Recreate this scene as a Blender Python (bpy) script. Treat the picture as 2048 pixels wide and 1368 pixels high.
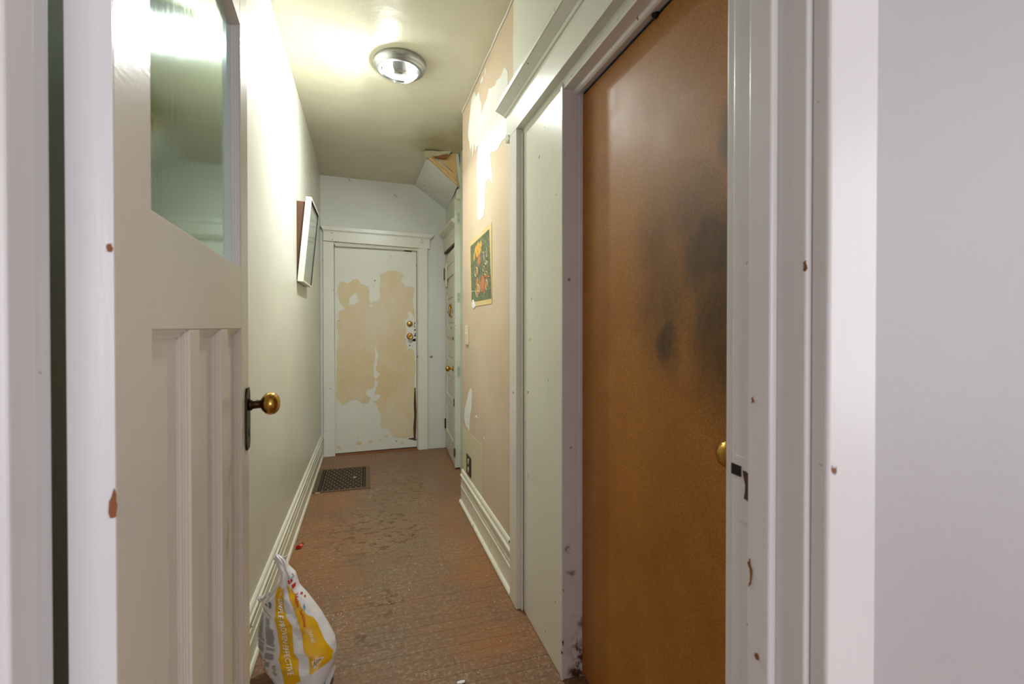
import bpy, bmesh, math, random
from mathutils import Vector, Matrix, noise
random.seed(7)
for o in list(bpy.data.objects): bpy.data.objects.remove(o)
S = bpy.context.scene
C = S.collection
# ------------------------------------------------------------------ camera
F = 940.0; H = 1.2; PITCH = math.radians(.5); VX = 733.0; VY = 655.0
TH = math.atan((1024 - VX) / F)
PY = VY + F * math.tan(PITCH)
ct, st, cp, sp = math.cos(TH), math.sin(TH), math.cos(PITCH), math.sin(PITCH)
FW = Vector((st*cp, ct*cp, -sp)); RT = Vector((ct, -st, 0)); UP = Vector((st*sp, ct*sp, cp))
EYE = Vector((0, 0, H))
def at(u, v, ax, val):
    """point of the plane ax = val that was measured at pixel u, v"""
    r = FW + RT*((u-1024)/F) + UP*((PY-v)/F)
    i = 'XYZ'.index(ax)
    return EYE + r*((val - EYE[i]) / r[i])
cam = bpy.data.cameras.new('camera'); co = bpy.data.objects.new('camera', cam); C.objects.link(co)
cam.sensor_width = 36; cam.lens = F/2048*36; cam.shift_y = (PY-684)/2048
cam.clip_start = .02
cam.dof.use_dof = True; cam.dof.focus_distance = 2.6; cam.dof.aperture_fstop = 7.1
M = Matrix((RT, UP, -FW)).transposed().to_4x4(); M.translation = EYE
co.matrix_world = M
S.camera = co
# ------------------------------------------------------------------ world, light, exposure
w = bpy.data.worlds.new('world'); S.world = w; w.use_nodes = True
w.node_tree.nodes['Background'].inputs[0].default_value = (.75, .82, 1, 1)
w.node_tree.nodes['Background'].inputs[1].default_value = .6
def area(name, loc, rot, sx, sy, power, col):
    l = bpy.data.lights.new(name, 'AREA'); l.shape = 'RECTANGLE'; l.size = sx; l.size_y = sy
    l.energy = power; l.color = col
    o = bpy.data.objects.new(name, l); C.objects.link(o); o.location = loc; o.rotation_euler = rot
    return o
# area lights standing in for unseen window daylight, behind the camera and beside it
area('window_daylight', (.1, -3.03, 1.45), (math.radians(90), 0, 0), 2.6, 1.5, 44, (.95, .94, 1.0))
area('side_window_daylight', (2.53, -1.2, 1.45), (math.radians(90), 0, math.radians(90)), 1.5, 1.5, 20, (.95, .94, 1.0))
LAMP_POWER = 35; BULB_POWER = 7.5
vs = S.view_settings
vs.view_transform = 'Standard'; vs.look = 'None'; vs.exposure = 0.35; vs.gamma = 1; vs.use_curve_mapping = False

# ------------------------------------------------------------------ material helpers
def lin(c): return tuple((x/255/12.92 if x/255 <= .04045 else ((x/255+.055)/1.055)**2.4) for x in c) + (1,)
class NT:
    def __init__(s, name):
        s.m = bpy.data.materials.new(name); s.m.use_nodes = True
        s.t = s.m.node_tree; s.b = s.t.nodes['Principled BSDF']
        s.pos = s.n('ShaderNodeNewGeometry').outputs['Position']
    def n(s, k, **kw):
        x = s.t.nodes.new(k)
        for a, b in kw.items(): setattr(x, a, b)
        return x
    def l(s, a, b):
        if hasattr(a, 'is_output') or isinstance(a, bpy.types.NodeSocket): s.t.links.new(a, b)
        else: b.default_value = a
    def noise(s, scale, detail=4, rough=.55, vec=None, dist=0):
        x = s.n('ShaderNodeTexNoise'); s.l(vec or s.pos, x.inputs['Vector'])
        x.inputs['Scale'].default_value = scale; x.inputs['Detail'].default_value = detail
        x.inputs['Roughness'].default_value = rough; x.inputs['Distortion'].default_value = dist
        return x.outputs['Fac']
    def stretch(s, v):
        x = s.n('ShaderNodeVectorMath', operation='MULTIPLY'); s.l(s.pos, x.inputs[0]); x.inputs[1].default_value = v
        return x.outputs[0]
    def ramp(s, fac, a, b, lo=0., hi=1., smooth=False):
        x = s.n('ShaderNodeMapRange'); s.l(fac, x.inputs[0])
        if smooth: x.interpolation_type = 'SMOOTHSTEP'
        for i, v in enumerate((a, b, lo, hi)): x.inputs[i+1].default_value = v
        return x.outputs[0]
    def math(s, op, a, b=0.):
        x = s.n('ShaderNodeMath', operation=op); s.l(a, x.inputs[0]); s.l(b, x.inputs[1]); return x.outputs[0]
    def mix(s, fac, a, b):
        x = s.n('ShaderNodeMix', data_type='RGBA'); s.l(fac, x.inputs['Factor']); s.l(a, x.inputs['A']); s.l(b, x.inputs['B'])
        return x.outputs['Result']
    def axis(s, i):
        x = s.n('ShaderNodeSeparateXYZ'); s.l(s.pos, x.inputs[0]); return x.outputs[i]
    def blobs(s, cs, wob=.06, ns=9.):
        """soft union of stretched spots (centre, radii, softness) with a wobbling outline"""
        nz = s.n('ShaderNodeTexNoise'); s.l(s.pos, nz.inputs['Vector']); nz.inputs['Scale'].default_value = ns; nz.inputs['Detail'].default_value = 5
        sb = s.n('ShaderNodeVectorMath', operation='SUBTRACT'); s.l(nz.outputs['Color'], sb.inputs[0]); sb.inputs[1].default_value = (.5,)*3
        sc = s.n('ShaderNodeVectorMath', operation='SCALE'); s.l(sb.outputs[0], sc.inputs[0]); sc.inputs['Scale'].default_value = wob*2
        ad = s.n('ShaderNodeVectorMath', operation='ADD'); s.l(s.pos, ad.inputs[0]); s.l(sc.outputs[0], ad.inputs[1])
        out = None
        for c, r, so, k in cs:
            a = s.n('ShaderNodeVectorMath', operation='SUBTRACT'); s.l(ad.outputs[0], a.inputs[0]); a.inputs[1].default_value = c
            d = s.n('ShaderNodeVectorMath', operation='DIVIDE'); s.l(a.outputs[0], d.inputs[0]); d.inputs[1].default_value = r
            L = s.n('ShaderNodeVectorMath', operation='LENGTH'); s.l(d.outputs[0], L.inputs[0])
            f = s.ramp(L.outputs['Value'], 1-so, 1+so*.3, k, 0, True)
            out = f if out is None else s.math('MAXIMUM', out, f)
        return out
    def bump(s, h, strength, dist=.002):
        x = s.n('ShaderNodeBump'); s.l(h, x.inputs['Height']); x.inputs['Strength'].default_value = strength; x.inputs['Distance'].default_value = dist
        s.l(x.outputs[0], s.b.inputs['Normal'])
    def done(s, col, rough=.5, metal=0., spec=.5):
        s.l(col, s.b.inputs['Base Color']); s.l(rough, s.b.inputs['Roughness']); s.b.inputs['Metallic'].default_value = metal
        s.b.inputs['Specular IOR Level'].default_value = spec
        return s.m
def paint(name, c, rough=.4, var=.07, relief=.25, speck=None, speck_c=(92, 70, 48), speck_at=.74, brush=(1, 1, 1), spec=.5, scale=3.):
    t = NT(name); c = lin(c)
    dark = tuple(x*(1-var*2) for x in c[:3]) + (1,)
    col = t.mix(t.ramp(t.noise(scale, 5), .35, .65), c, dark)
    if speck:
        f = t.ramp(t.noise(speck, 3, .6), speck_at, speck_at+.03)
        col = t.mix(f, col, lin(speck_c))
    h = t.noise(60, 4, .6, t.stretch(brush)); t.bump(h, relief)
    return t.done(col, rough, 0, spec)
def plain(name, c, rough=.5, metal=0., var=.1, scale=20.):
    t = NT(name); c = lin(c)
    return t.done(t.mix(t.noise(scale, 3), c, tuple(x*(1-var) for x in c[:3]) + (1,)), rough, metal)

MT = {}
MT['left'] = paint('cream_wall_paint', (212, 211, 196), .32, .03, .12)
MT['ceil'] = paint('ceiling_paint', (216, 213, 194), .38, .05, .3, scale=1.6)
t = NT('yellowed_ceiling_paint')
c_ = t.mix(t.ramp(t.noise(1.6, 5), .35, .65), lin((218, 214, 196)), lin((206, 201, 178)))
c_ = t.mix(t.blobs([((.52, 3.75, 2.66), (.22, .42, 1), .9, .75), ((.70, 3.6, 2.66), (.14, .5, 1), .8, .7)], .08, 6), c_, lin((160, 146, 96)))
t.bump(t.math('ADD', t.noise(2.5, 3), t.math('MULTIPLY', t.noise(45, 3), .06)), .5, .03)
MT['ceil'] = t.done(c_, .36)
MT['soffit'] = paint('soffit_crease_tone', (214, 206, 188), .5, .05, .3, scale=1.6)  # tone set apart from the ceiling to imitate the light change at the crease
MT['endwall'] = paint('grey_white_wall_paint', (213, 214, 208), .45, .03, .1, 9, (140, 130, 110), .70)
MT['trim'] = paint('white_gloss_paint', (222, 222, 211), .3, .02, .22, 26, (110, 84, 58), .71, (1, 1, .12))
MT['trimdirty'] = paint('worn_white_gloss_paint', (220, 215, 208), .3, .03, .3, 16, (104, 66, 38), .69, (1, 1, .15))
MT['panel'] = paint('cream_board_paint', (219, 218, 202), .28, .025, .12, 24, (120, 105, 80), .70)
MT['roomwall'] = paint('pale_room_wall_paint', (190, 187, 188), .5, .02, .35, 7, (168, 146, 136), .72)
MT['jamb'] = paint('lavender_white_jamb_paint', (232, 230, 231), .32, .02, .25, 22, (126, 92, 66), .71, (1, 1, .12))
MT['doorcream'] = paint('cream_door_paint', (222, 214, 202), .27, .02, .14, None, brush=(.3, .3, 2))
MT['edge'] = paint('bluish_white_edge_paint', (230, 230, 233), .3, .02, .3, None, brush=(1, 1, .1))
MT['green'] = paint('pale_green_paint', (206, 208, 192), .4, .05, .2, 30, (110, 110, 86), .68)
MT['alcdoor'] = paint('old_cream_door_paint', (212, 208, 188), .4, .06, .2, 24, (120, 92, 60), .67)
MT['base_l'] = paint('cream_baseboard_paint', (226, 224, 206), .34, .03, .2, 42, (90, 70, 50), .69)
MT['base_r'] = paint('chipped_baseboard_paint', (226, 222, 204), .34, .05, .3, 34, (96, 74, 52), .66)
MT['rawwood'] = plain('bare_pine', (214, 178, 122), .6, 0, .25, 14)
MT['chipwood'] = plain('exposed_brown_wood', (156, 96, 52), .7, 0, .5, 60)
MT['darkwood'] = plain('dark_stained_wood', (92, 56, 30), .6, 0, .4, 30)
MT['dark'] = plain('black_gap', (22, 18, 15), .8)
MT['iron'] = plain('tarnished_bronze', (74, 56, 38), .42, .85, .5, 60)
MT['oldiron'] = plain('old_painted_hinge', (112, 100, 82), .5, .4, .6, 90)
MT['nickel'] = plain('brushed_nickel', (176, 178, 178), .33, .9, .08, 8)
MT['plastic'] = plain('cream_switch_plastic', (214, 204, 176), .4)
MT['brownplastic'] = plain('brown_outlet_plate', (58, 42, 32), .35)
MT['spackle'] = paint('white_spackle', (228, 228, 222), .6, .02, .6, None, brush=(1, .6, .15))
MT['barewall'] = paint('unpainted_beige_wall', (208, 198, 168), .5, .03, .1)
MT['seam'] = plain('painted_steel_latch', (186, 194, 180), .45, .3, .2, 60)
t = NT('aged_brass'); MT['brass'] = t.done(t.mix(t.noise(60, 3), lin((212, 172, 92)), lin((168, 122, 52))), t.ramp(t.noise(90), 0, 1, .14, .34), 1.)

# salmon wall, off-white field over the brown door
t = NT('salmon_wall_paint')
nn = t.noise(14, 4, .6, t.stretch((1, 1, .35)))
pink = t.mix(t.ramp(t.noise(2.2, 4), .3, .7), lin((209, 189, 165)), lin((197, 175, 149)))
f1 = t.ramp(t.math('ADD', t.axis(1), t.math('MULTIPLY', nn, .05)), 2.045, 2.025)
f2 = t.ramp(t.axis(2), 2.03, 2.06)
pink = t.mix(t.math('MULTIPLY', f1, f2), pink, lin((222, 222, 212)))
t.bump(t.noise(40, 4), .12); MT['pink'] = t.done(pink, .48)

# brown hardboard door with smoky stains
XD = .705
def dp(u, v): return tuple(at(u, v, 'X', XD))
t = NT('brown_hardboard')
base = t.mix(t.ramp(t.noise(5, 4), .3, .7), lin((190, 130, 52)), lin((168, 106, 34)))
base = t.mix(t.ramp(t.noise(260, 2), .3, .75), base, lin((138, 84, 26)))
st_ = t.blobs([(dp(1462, 285), (1, .05, .085), .8, .8), (dp(1425, 500), (1, .15, .15), .75, .82), (dp(1385, 420), (1, .13, .14), .9, .6), (dp(1310, 500), (1, .12, .2), .9, .42),
               (dp(1340, 690), (1, .07, .085), .75, .85), (dp(1450, 640), (1, .13, .26), .8, .8), (dp(1330, 610), (1, .16, .22), .9, .55)], .06, 6.)
st_ = t.math('MULTIPLY', st_, t.ramp(t.noise(13, 6, .7, t.stretch((1, 1.2, .7)), .6), .28, .6, .62, 1.05))
base = t.mix(st_, base, lin((46, 34, 20)))
sc = t.ramp(t.noise(30, 2, .5, t.stretch((1, 9, .6))), .78, .8)
base = t.mix(t.math('MULTIPLY', sc, .5), base, lin((206, 160, 100)))
t.bump(t.noise(240, 3), .12, .001)
MT['brown'] = t.done(base, t.ramp(t.noise(8), .3, .7, .44, .52), 0, .4)

# floor boards: amber varnish, grey worn path, wet spots, salt haze
t = NT('worn_oak_varnish')
oi = t.n('ShaderNodeObjectInfo').outputs['Random']
grain = t.noise(30, 5, .6, t.stretch((.5, 9, 1)))
amber = t.mix(t.ramp(grain, .3, .7), lin((144, 98, 60)), lin((116, 80, 50)))
amber = t.mix(t.ramp(oi, 0, 1, 0, .3), amber, lin((118, 84, 56)))
patch = t.ramp(t.noise(4.2, 4), .45, .62)
amber = t.mix(t.math('MULTIPLY', patch, .62), amber, lin((112, 84, 62)))
org_ = t.blobs([((.52, 2.35, 0), (.14, .5, 1), .9, .8), ((.5, 1.72, 0), (.2, .12, 1), .9, .9), ((-.3, 2.75, 0), (.16, .5, 1), .9, .6), ((.1, 1.55, 0), (.3, .1, 1), .9, .4), ((-.25, 3.5, 0), (.14, .3, 1), .9, .5)], .12, 5.)
amber = t.mix(t.math('MULTIPLY', org_, t.ramp(t.noise(12, 5, .7), .3, .65, .15, .75)), amber, lin((152, 94, 38)))
path = t.blobs([((.16, 3.3, 0), (.3, .75, 1), .7, .92), ((.32, 3.9, 0), (.32, .6, 1), .8, .9), ((.2, 2.5, 0), (.33, .6, 1), .8, .85),
                ((.05, 1.9, 0), (.34, .5, 1), .9, .7), ((.25, 1.5, 0), (.2, .2, 1), .9, .6)], .12, 5.)
grey = t.mix(t.ramp(t.noise(70, 4, .7), .3, .7), lin((124, 108, 84)), lin((94, 80, 60)))
col = t.mix(t.math('MULTIPLY', path, t.ramp(t.noise(9, 5), .3, .6, .3, .85)), amber, grey)
wet = t.ramp(t.noise(17, 3, .5, t.stretch((1, 1.7, 1))), .545, .57)
wetz = t.blobs([((.2, 3.7, 0), (.40, .75, 1), .5, 1), ((.05, 2.9, 0), (.36, .5, 1), .5, 1), ((.05, 2.15, 0), (.14, .16, 1), .6, .8), ((.0, 1.9, 0), (.08, .12, 1), .6, .8)], .12)
wm = t.math('MULTIPLY', wet, wetz)
col = t.mix(t.math('MULTIPLY', wm, .8), col, lin((82, 54, 32)))
haze = t.math('MULTIPLY', t.ramp(t.noise(60, 6, .8), .5, .7), t.ramp(t.noise(3.5, 3), .35, .65, .4, .95))
col = t.mix(haze, col, lin((172, 156, 138)))
wh = t.ramp(t.noise(16, 5, .7), .68, .73)
col = t.mix(t.math('MULTIPLY', wh, .5), col, lin((196, 188, 172)))
t.bump(grain, .15, .001)
MT['floor'] = t.done(col, t.ramp(wm, 0, 1, .5, .25), 0, .4)

# clear, slightly green door glass
t = NT('greenish_glass')
tr = t.n('ShaderNodeBsdfTransparent'); tr.inputs[0].default_value = (.70, .84, .78, 1)
gl = t.n('ShaderNodeBsdfGlossy'); gl.inputs['Roughness'].default_value = .09; gl.inputs[0].default_value = (.84, 1, .95, 1)
bp = t.n('ShaderNodeBump'); bp.inputs['Strength'].default_value = .18; bp.inputs['Distance'].default_value = .004
t.l(t.noise(14, 4, .6, t.stretch((1, 1, .2))), bp.inputs['Height']); t.l(bp.outputs[0], gl.inputs['Normal'])
fr = t.n('ShaderNodeFresnel'); fr.inputs[0].default_value = 1.55
mx = t.n('ShaderNodeMixShader'); t.l(t.math('ADD', fr.outputs[0], .52), mx.inputs[0]); t.l(tr.outputs[0], mx.inputs[1]); t.l(gl.outputs[0], mx.inputs[2])
t.l(mx.outputs[0], t.t.nodes['Material Output'].inputs['Surface']); MT['glass'] = t.m
def clear_glass(name, tint, add, k=1.):
    t = NT(name)
    tr = t.n('ShaderNodeBsdfTransparent'); tr.inputs[0].default_value = tint
    gl = t.n('ShaderNodeBsdfGlossy'); gl.inputs['Roughness'].default_value = .06
    fr = t.n('ShaderNodeFresnel'); fr.inputs[0].default_value = 1.5
    mx = t.n('ShaderNodeMixShader'); t.l(t.math('ADD', t.math('MULTIPLY', fr.outputs[0], k), add), mx.inputs[0]); t.l(tr.outputs[0], mx.inputs[1]); t.l(gl.outputs[0], mx.inputs[2])
    t.l(mx.outputs[0], t.t.nodes['Material Output'].inputs['Surface']); return t.m
MT['lampglass'] = clear_glass('lamp_bowl_glass', (.96, .97, .96, 1), .04)
MT['picglass'] = clear_glass('picture_glass', (.99, 1, .99, 1), .0, .4)
t = NT('lit_bulb'); t.b.inputs['Emission Color'].default_value = (1, .985, .94, 1); t.b.inputs['Emission Strength'].default_value = 30
MT['bulb'] = t.done(lin((255, 255, 250)), .4)

# ------------------------------------------------------------------ mesh helpers
class MB:
    def __init__(s): s.v = []; s.f = []; s.mi = []
    def add(s, vs, fs, mi=0):
        k = len(s.v); s.v += [Vector(p) for p in vs]; s.f += [tuple(i+k for i in q) for q in fs]; s.mi += [mi]*len(fs); return s
    def box(s, x0, x1, y0, y1, z0, z1):
        P = [(x, y, z) for z in (z0, z1) for y in (y0, y1) for x in (x0, x1)]
        return s.add(P, [(0, 2, 3, 1), (4, 5, 7, 6), (0, 1, 5, 4), (2, 6, 7, 3), (0, 4, 6, 2), (1, 3, 7, 5)])
    def prism(s, pts, off):
        n = len(pts); pts = [Vector(p) for p in pts]; off = Vector(off)
        return s.add(pts + [p+off for p in pts], [tuple(range(n))[::-1], tuple(range(n, 2*n))] + [(i, (i+1) % n, (i+1) % n+n, i+n) for i in range(n)])
    def lathe(s, prof, o, ax, n=24):
        """profile of (radius, along) about the axis ax through o"""
        ax = Vector(ax).normalized(); o = Vector(o)
        a = ax.orthogonal().normalized(); b = ax.cross(a); m = len(prof)
        vs = [o + ax*h + (a*math.cos(q) + b*math.sin(q))*r for (r, h) in prof for q in [2*math.pi*i/n for i in range(n)]]
        fs = [(j*n+i, j*n+(i+1) % n, (j+1)*n+(i+1) % n, (j+1)*n+i) for j in range(m-1) for i in range(n)]
        return s.add(vs, fs + [tuple(range(n))[::-1], tuple(range((m-1)*n, m*n))])
    def tube(s, pts, r, n=8):
        pts = [Vector(p) for p in pts]; vs = []; m = len(pts)
        for i, p in enumerate(pts):
            d = (pts[min(i+1, m-1)] - pts[max(i-1, 0)]).normalized(); a = d.orthogonal().normalized(); b = d.cross(a)
            vs += [p + (a*math.cos(2*math.pi*k/n) + b*math.sin(2*math.pi*k/n))*r for k in range(n)]
        return s.add(vs, [(j*n+i, j*n+(i+1) % n, (j+1)*n+(i+1) % n, (j+1)*n+i) for j in range(m-1) for i in range(n)] + [tuple(range(n))[::-1], tuple(range((m-1)*n, m*n))])
    def build(s, name, mat, parent=None, bevel=0., smooth=False, xf=None, label=None, seg=2):
        vs = [xf @ p for p in s.v] if xf else s.v
        lo = Vector([min(p[i] for p in vs) for i in range(3)]); hi = Vector([max(p[i] for p in vs) for i in range(3)])
        org = Vector(((lo.x+hi.x)/2, (lo.y+hi.y)/2, lo.z))
        me = bpy.data.meshes.new(name); me.from_pydata([p-org for p in vs], [], s.f); me.update()
        bm = bmesh.new(); bm.from_mesh(me); bmesh.ops.recalc_face_normals(bm, faces=bm.faces); bm.to_mesh(me); bm.free()
        for x in (mat if isinstance(mat, list) else [mat]): me.materials.append(MT[x] if isinstance(x, str) else x)
        for p, k in zip(me.polygons, s.mi): p.material_index = k; p.use_smooth = smooth
        o = bpy.data.objects.new(name, me); C.objects.link(o)
        par(o, org, parent)
        if bevel:
            b = o.modifiers.new('bevel', 'BEVEL'); b.width = bevel; b.segments = seg; b.limit_method = 'ANGLE'; b.angle_limit = math.radians(40)
        if label: o['label'] = label
        return o
def wloc(o):
    v = Vector(o.location)
    while o.parent: o = o.parent; v += Vector(o.location)
    return v
def par(o, org, parent):
    if parent: o.parent = parent; o.location = org - wloc(parent)
    else: o.location = org
def empty(name, loc):
    o = bpy.data.objects.new(name, None); C.objects.link(o); o.location = loc; o.empty_display_size = .1; return o
def tag(o, label, cat, group=None, kind=None):
    o['label'] = label; o['category'] = cat
    if group: o['group'] = group
    if kind: o['kind'] = kind
    return o
def B(*a): return MB().box(*a)
def rough_line(pts, amp, it=2, seed=0, ax=0):
    """break an outline up into a torn edge, within the plane ax = const"""
    rnd = random.Random(seed); pts = [Vector(p) for p in pts]
    for _ in range(it):
        q = []
        for i, p in enumerate(pts):
            n = pts[(i+1) % len(pts)]; d = n-p; m = (p+n)/2
            pr = Vector((0, -d.z, d.y)) if ax == 0 else Vector((-d.z, 0, d.x))
            q += [p, m + pr*rnd.uniform(-amp, amp)]
        pts = q
    return pts
def patch(name, px, ax, val, off, mat, parent, amp=.12, it=2, seed=1, label=None):
    return MB().prism(rough_line([at(u, v, ax, val) for u, v in px], amp, it, seed, 0 if ax == 'X' else 1), off).build(name, mat, parent, label=label)

# ------------------------------------------------------------------ the setting: dimensions in metres
XL, XR = -.405, .628            # hall side walls
YN, YH, YE = .40, .51, 4.68     # near wall (room side, hall side), end wall
ZC = 2.66                       # ceiling
XA = .757                       # alcove wall beyond the salmon wall
JL, JR = -.262, .464            # doorway jambs

# floor with separate boards
floor = B(XL-.1, 1.1, YN-.02, YE+.1, -.06, -.0195).build('floor', 'dark')
tag(floor, 'worn narrow oak strip floor running across the hall', 'floor', kind='structure')
BW = .05
n = int((YE + .1 - YN)/BW)
protos = {}
rb = random.Random(3)
def board(x0, x1, y):
    key = round(x1-x0, 3)
    if key not in protos:
        a, b = 0, x1-x0
        m = MB(); g = .0003; c = .0004
        m.add([(a+g, g, -.019), (b-g, g, -.019), (b-g, BW-g, -.019), (a+g, BW-g, -.019), (a+g, g, -c), (b-g, g, -c), (b-g, BW-g, -c), (a+g, BW-g, -c),
               (a+g+c, g+c, 0), (b-g-c, g+c, 0), (b-g-c, BW-g-c, 0), (a+g+c, BW-g-c, 0)],
              [(0, 3, 2, 1), (0, 1, 5, 4), (1, 2, 6, 5), (2, 3, 7, 6), (3, 0, 4, 7), (4, 5, 9, 8), (5, 6, 10, 9), (6, 7, 11, 10), (7, 4, 8, 11), (8, 9, 10, 11)])
        me = bpy.data.meshes.new('floor_board'); me.from_pydata(m.v, [], m.f); me.materials.append(MT['floor']); me.update(); protos[key] = me
    o = bpy.data.objects.new('floor_board', protos[key]); C.objects.link(o); par(o, Vector((x0, y, rb.uniform(-.0004, 0))), floor)
for i in range(n):
    y = YN + i*BW
    if i % 3 == 1:
        xs = rb.choice([-.15, 0., .15, .3, .45])
        board(XL-.05, xs, y); board(xs, .95, y)
    else: board(XL-.05, .95, y)
rf = B(-2.0, 2.6, -3.1, YN-.001, -.06, -.001).build('floor_room', 'floor'); tag(rf, 'worn wooden floor of the near room', 'floor', kind='structure')

def struct(m, name, mat, label, cat, **k):
    return tag(m.build(name, mat, **k), label, cat, kind='structure')
wl = struct(B(XL-.12, XL, YH, YE+.12, 0, ZC), 'wall_left', 'left', 'long glossy cream left wall of the hall', 'wall')
# salmon right wall: far stretch, and the strips above the brown door and beside it
m = MB(); m.box(XR, XR+.115, 1.965, 3.165, 0, ZC); m.box(XR, XR+.115, .56, 1.965, 2.10, ZC); m.box(XR, XR+.115, YH, .60, 0, ZC)
wr = struct(m, 'wall_right', 'pink', 'salmon painted right wall with torn white plaster patches', 'wall')
m = B(XA, XA+.1, 3.165, 3.93, 0, ZC); m.box(XA, XA+.1, 3.93, YE+.12, 1.89, ZC); m.box(XA+.06, XA+.1, 3.93, YE+.12, 0, 1.89)
wa = struct(m, 'wall_alcove', 'green', 'pale green wall of the alcove past the salmon wall', 'wall')
# end wall with an opening for its door
dl, dr_, dt = at(667, 700, 'Y', YE).x-.005, at(836, 700, 'Y', YE).x+.005, at(750, 487, 'Y', YE).z+.012
m = B(XL, dl, YE, YE+.12, 0, ZC); m.box(dr_, XA+.1, YE, YE+.12, 0, ZC); m.box(dl, dr_, YE, YE+.12, dt, ZC)
we = struct(m, 'wall_end', 'endwall', 'greyish white end wall around the peeling door', 'wall')
# near wall with the doorway the camera looks through
m = B(XL-.12, JL-.02, YN, YH, 0, ZC); m.box(JR+.02, XR+.115, YN, YH, 0, ZC); m.box(JL-.02, JR+.02, YN, YH, 2.09, ZC)
m.box(-2.0, XL-.12, YN, YH, 0, ZC); m.box(XR+.115, 2.6, YN, YH, 0, ZC)
wn = struct(m, 'wall_near', 'roomwall', 'pale lilac grey room wall at the right edge', 'wall')
# rest of the near room, behind the camera
m = B(-2.1, -2.0, -3.1, YH, 0, ZC); struct(m, 'wall_room_left', 'roomwall', 'pale wall of the near room, left of the camera', 'wall')
m = B(2.6, 2.7, -3.1, YH, 0, ZC); struct(m, 'wall_room_right', 'roomwall', 'pale wall of the near room, right of the camera', 'wall')
m = B(-2.1, 2.7, -3.2, -3.1, 0, ZC); struct(m, 'wall_room_back', 'roomwall', 'pale wall of the near room, behind the camera', 'wall')
struct(B(-2.1, 2.7, -3.2, YN, ZC, ZC+.1), 'ceiling_room', 'ceil', 'plain ceiling of the near room', 'ceiling')
# ceiling: flat field, then the underside of the stair at the far end
ce = struct(B(XL-.12, 1.0, YN, 3.96, ZC, ZC+.3), 'ceiling', 'ceil', 'yellowed glossy ceiling around the round lamp', 'ceiling')
a0 = at(854, 313, 'Y', 3.93); a1 = at(915, 371, 'Y', 3.93); b0 = at(830, 371, 'Y', YE); b1 = at(892, 421, 'Y', YE); zl = at(641.6, 350, 'Y', YE).z
a0.z = min(a0.z, ZC)
q = [Vector((XL-.1, 3.955, ZC)), Vector((a0.x+.09, 3.955, ZC)), Vector((b0.x+.09, YE+.02, b0.z)), Vector((XL-.1, YE+.02, zl))]
so = struct(MB().prism(q, (0, 0, .12)), 'ceiling_soffit', 'soffit', 'dull sloping ceiling strip above the end door', 'ceiling')
q = [a0, a1, b1+Vector((.01, .02, 0)), b0+Vector((0, .02, 0))]
ch = struct(MB().prism(q, (.05, 0, .1)), 'ceiling_chamfer', 'endwall', 'slanted grey plaster underside of the stair in the corner', 'ceiling')

struct(B(XL-.12, 1.0, 3.90, YE+.5, ZC+.1, ZC+.2), 'light_cap_stair', 'dark', 'dark unseen slab added above the stair underside to shut out the sky', 'ceiling')  # added slab, closes the gap where the sky shone in
struct(B(XL-.12, 1.0, YE+.4, YE+.5, 0, ZC+.15), 'light_cap_end', 'endwall', 'unseen cap added behind the end door to stop a light leak', 'wall')  # added end cap, blocks light leaking in around the door
struct(B(XA+.1, 1.0, 3.1, YE+.5, 0, ZC+.15), 'light_cap_alcove', 'endwall', 'unseen block added behind the alcove to keep light out', 'wall')  # added block, closes the outside off behind the alcove wall
# ------------------------------------------------------------------ corner woodwork under the stair
rt = empty('trim_1', (a1.x, 3.92, a1.z)); tag(rt, 'bare wooden triangle framed by a moulding below the ceiling corner', 'trim', kind='structure')
def pl(px, y): return [at(u, v, 'Y', y) for u, v in px]
MB().prism(pl([(854, 313), (863, 311), (914, 351), (915.5, 371)], 3.905), (0, .03, 0)).build('moulding', 'rawwood', rt, .002)
MB().prism(pl([(855, 312.5), (858.5, 311.5), (915, 364), (915.5, 371)], 3.895), (0, .02, 0)).build('moulding_lip', 'rawwood', rt, .002)
MB().prism(pl([(877, 317), (912, 304), (914, 352)], 3.92), (0, .012, 0)).build('infill_board', 'rawwood', rt)
MB().prism(rough_line(pl([(849, 302), (905, 300), (897, 309), (890, 316), (876, 313), (863, 315), (853, 315)], 3.885), .06, 2, 3, 1), (0, .05, 0)).build('plaster_lump', 'ceil', rt)
MB().prism(rough_line(pl([(864, 312), (878, 311), (896, 307), (893, 317), (878, 315.5)], 3.88), .1, 1, 3, 1), (0, .02, 0)).build('broken_lath', 'chipwood', rt)
gb = empty('trim_2', (.735, 3.93, 0)); tag(gb, 'pale green edge board standing beside the panelled alcove door', 'trim', kind='structure')
gl_, gr_ = at(910, 800, 'Y', 3.93).x, at(921, 800, 'Y', 3.93).x
post = B(gl_, gr_, 3.93, 3.955, .012, at(915, 398, 'Y', 3.93).z).build('board', 'green', gb, .002)
B(gr_+.004, XA+.004, 3.935, 3.955, .012, 2.5).build('jamb_strip', 'green', gb)
MB().prism(pl([(912, 306), (917.5, 309), (924, 374), (915.5, 371)], 3.92), (0, .03, 0)).build('upper_strip', 'green', gb)
MB().prism(pl([(913, 397), (914, 379), (925, 376), (925, 399)], 3.90), (0, .05, 0)).build('head_block', 'alcdoor', gb, .003)
for k, (v0, v1) in enumerate(((425, 446), (585, 604), (733, 753))):
    p = at(917, v1, 'Y', 3.93); q_ = at(917, v0, 'Y', 3.93)
    lp = B(p.x-.012, p.x+.012, 3.9275, 3.931, p.z, q_.z).build('latch_plate', 'seam', gb, .001)
    for zz in (.25, .75):
        MB().lathe([(.0001, 0), (.0035, 0), (.0035, .001)], (p.x, 3.9268, p.z+(q_.z-p.z)*zz), (0, 1, 0), 10).build('screw', 'oldiron', lp)
b = at(909.5, 905, 'Y', 3.925)
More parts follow.
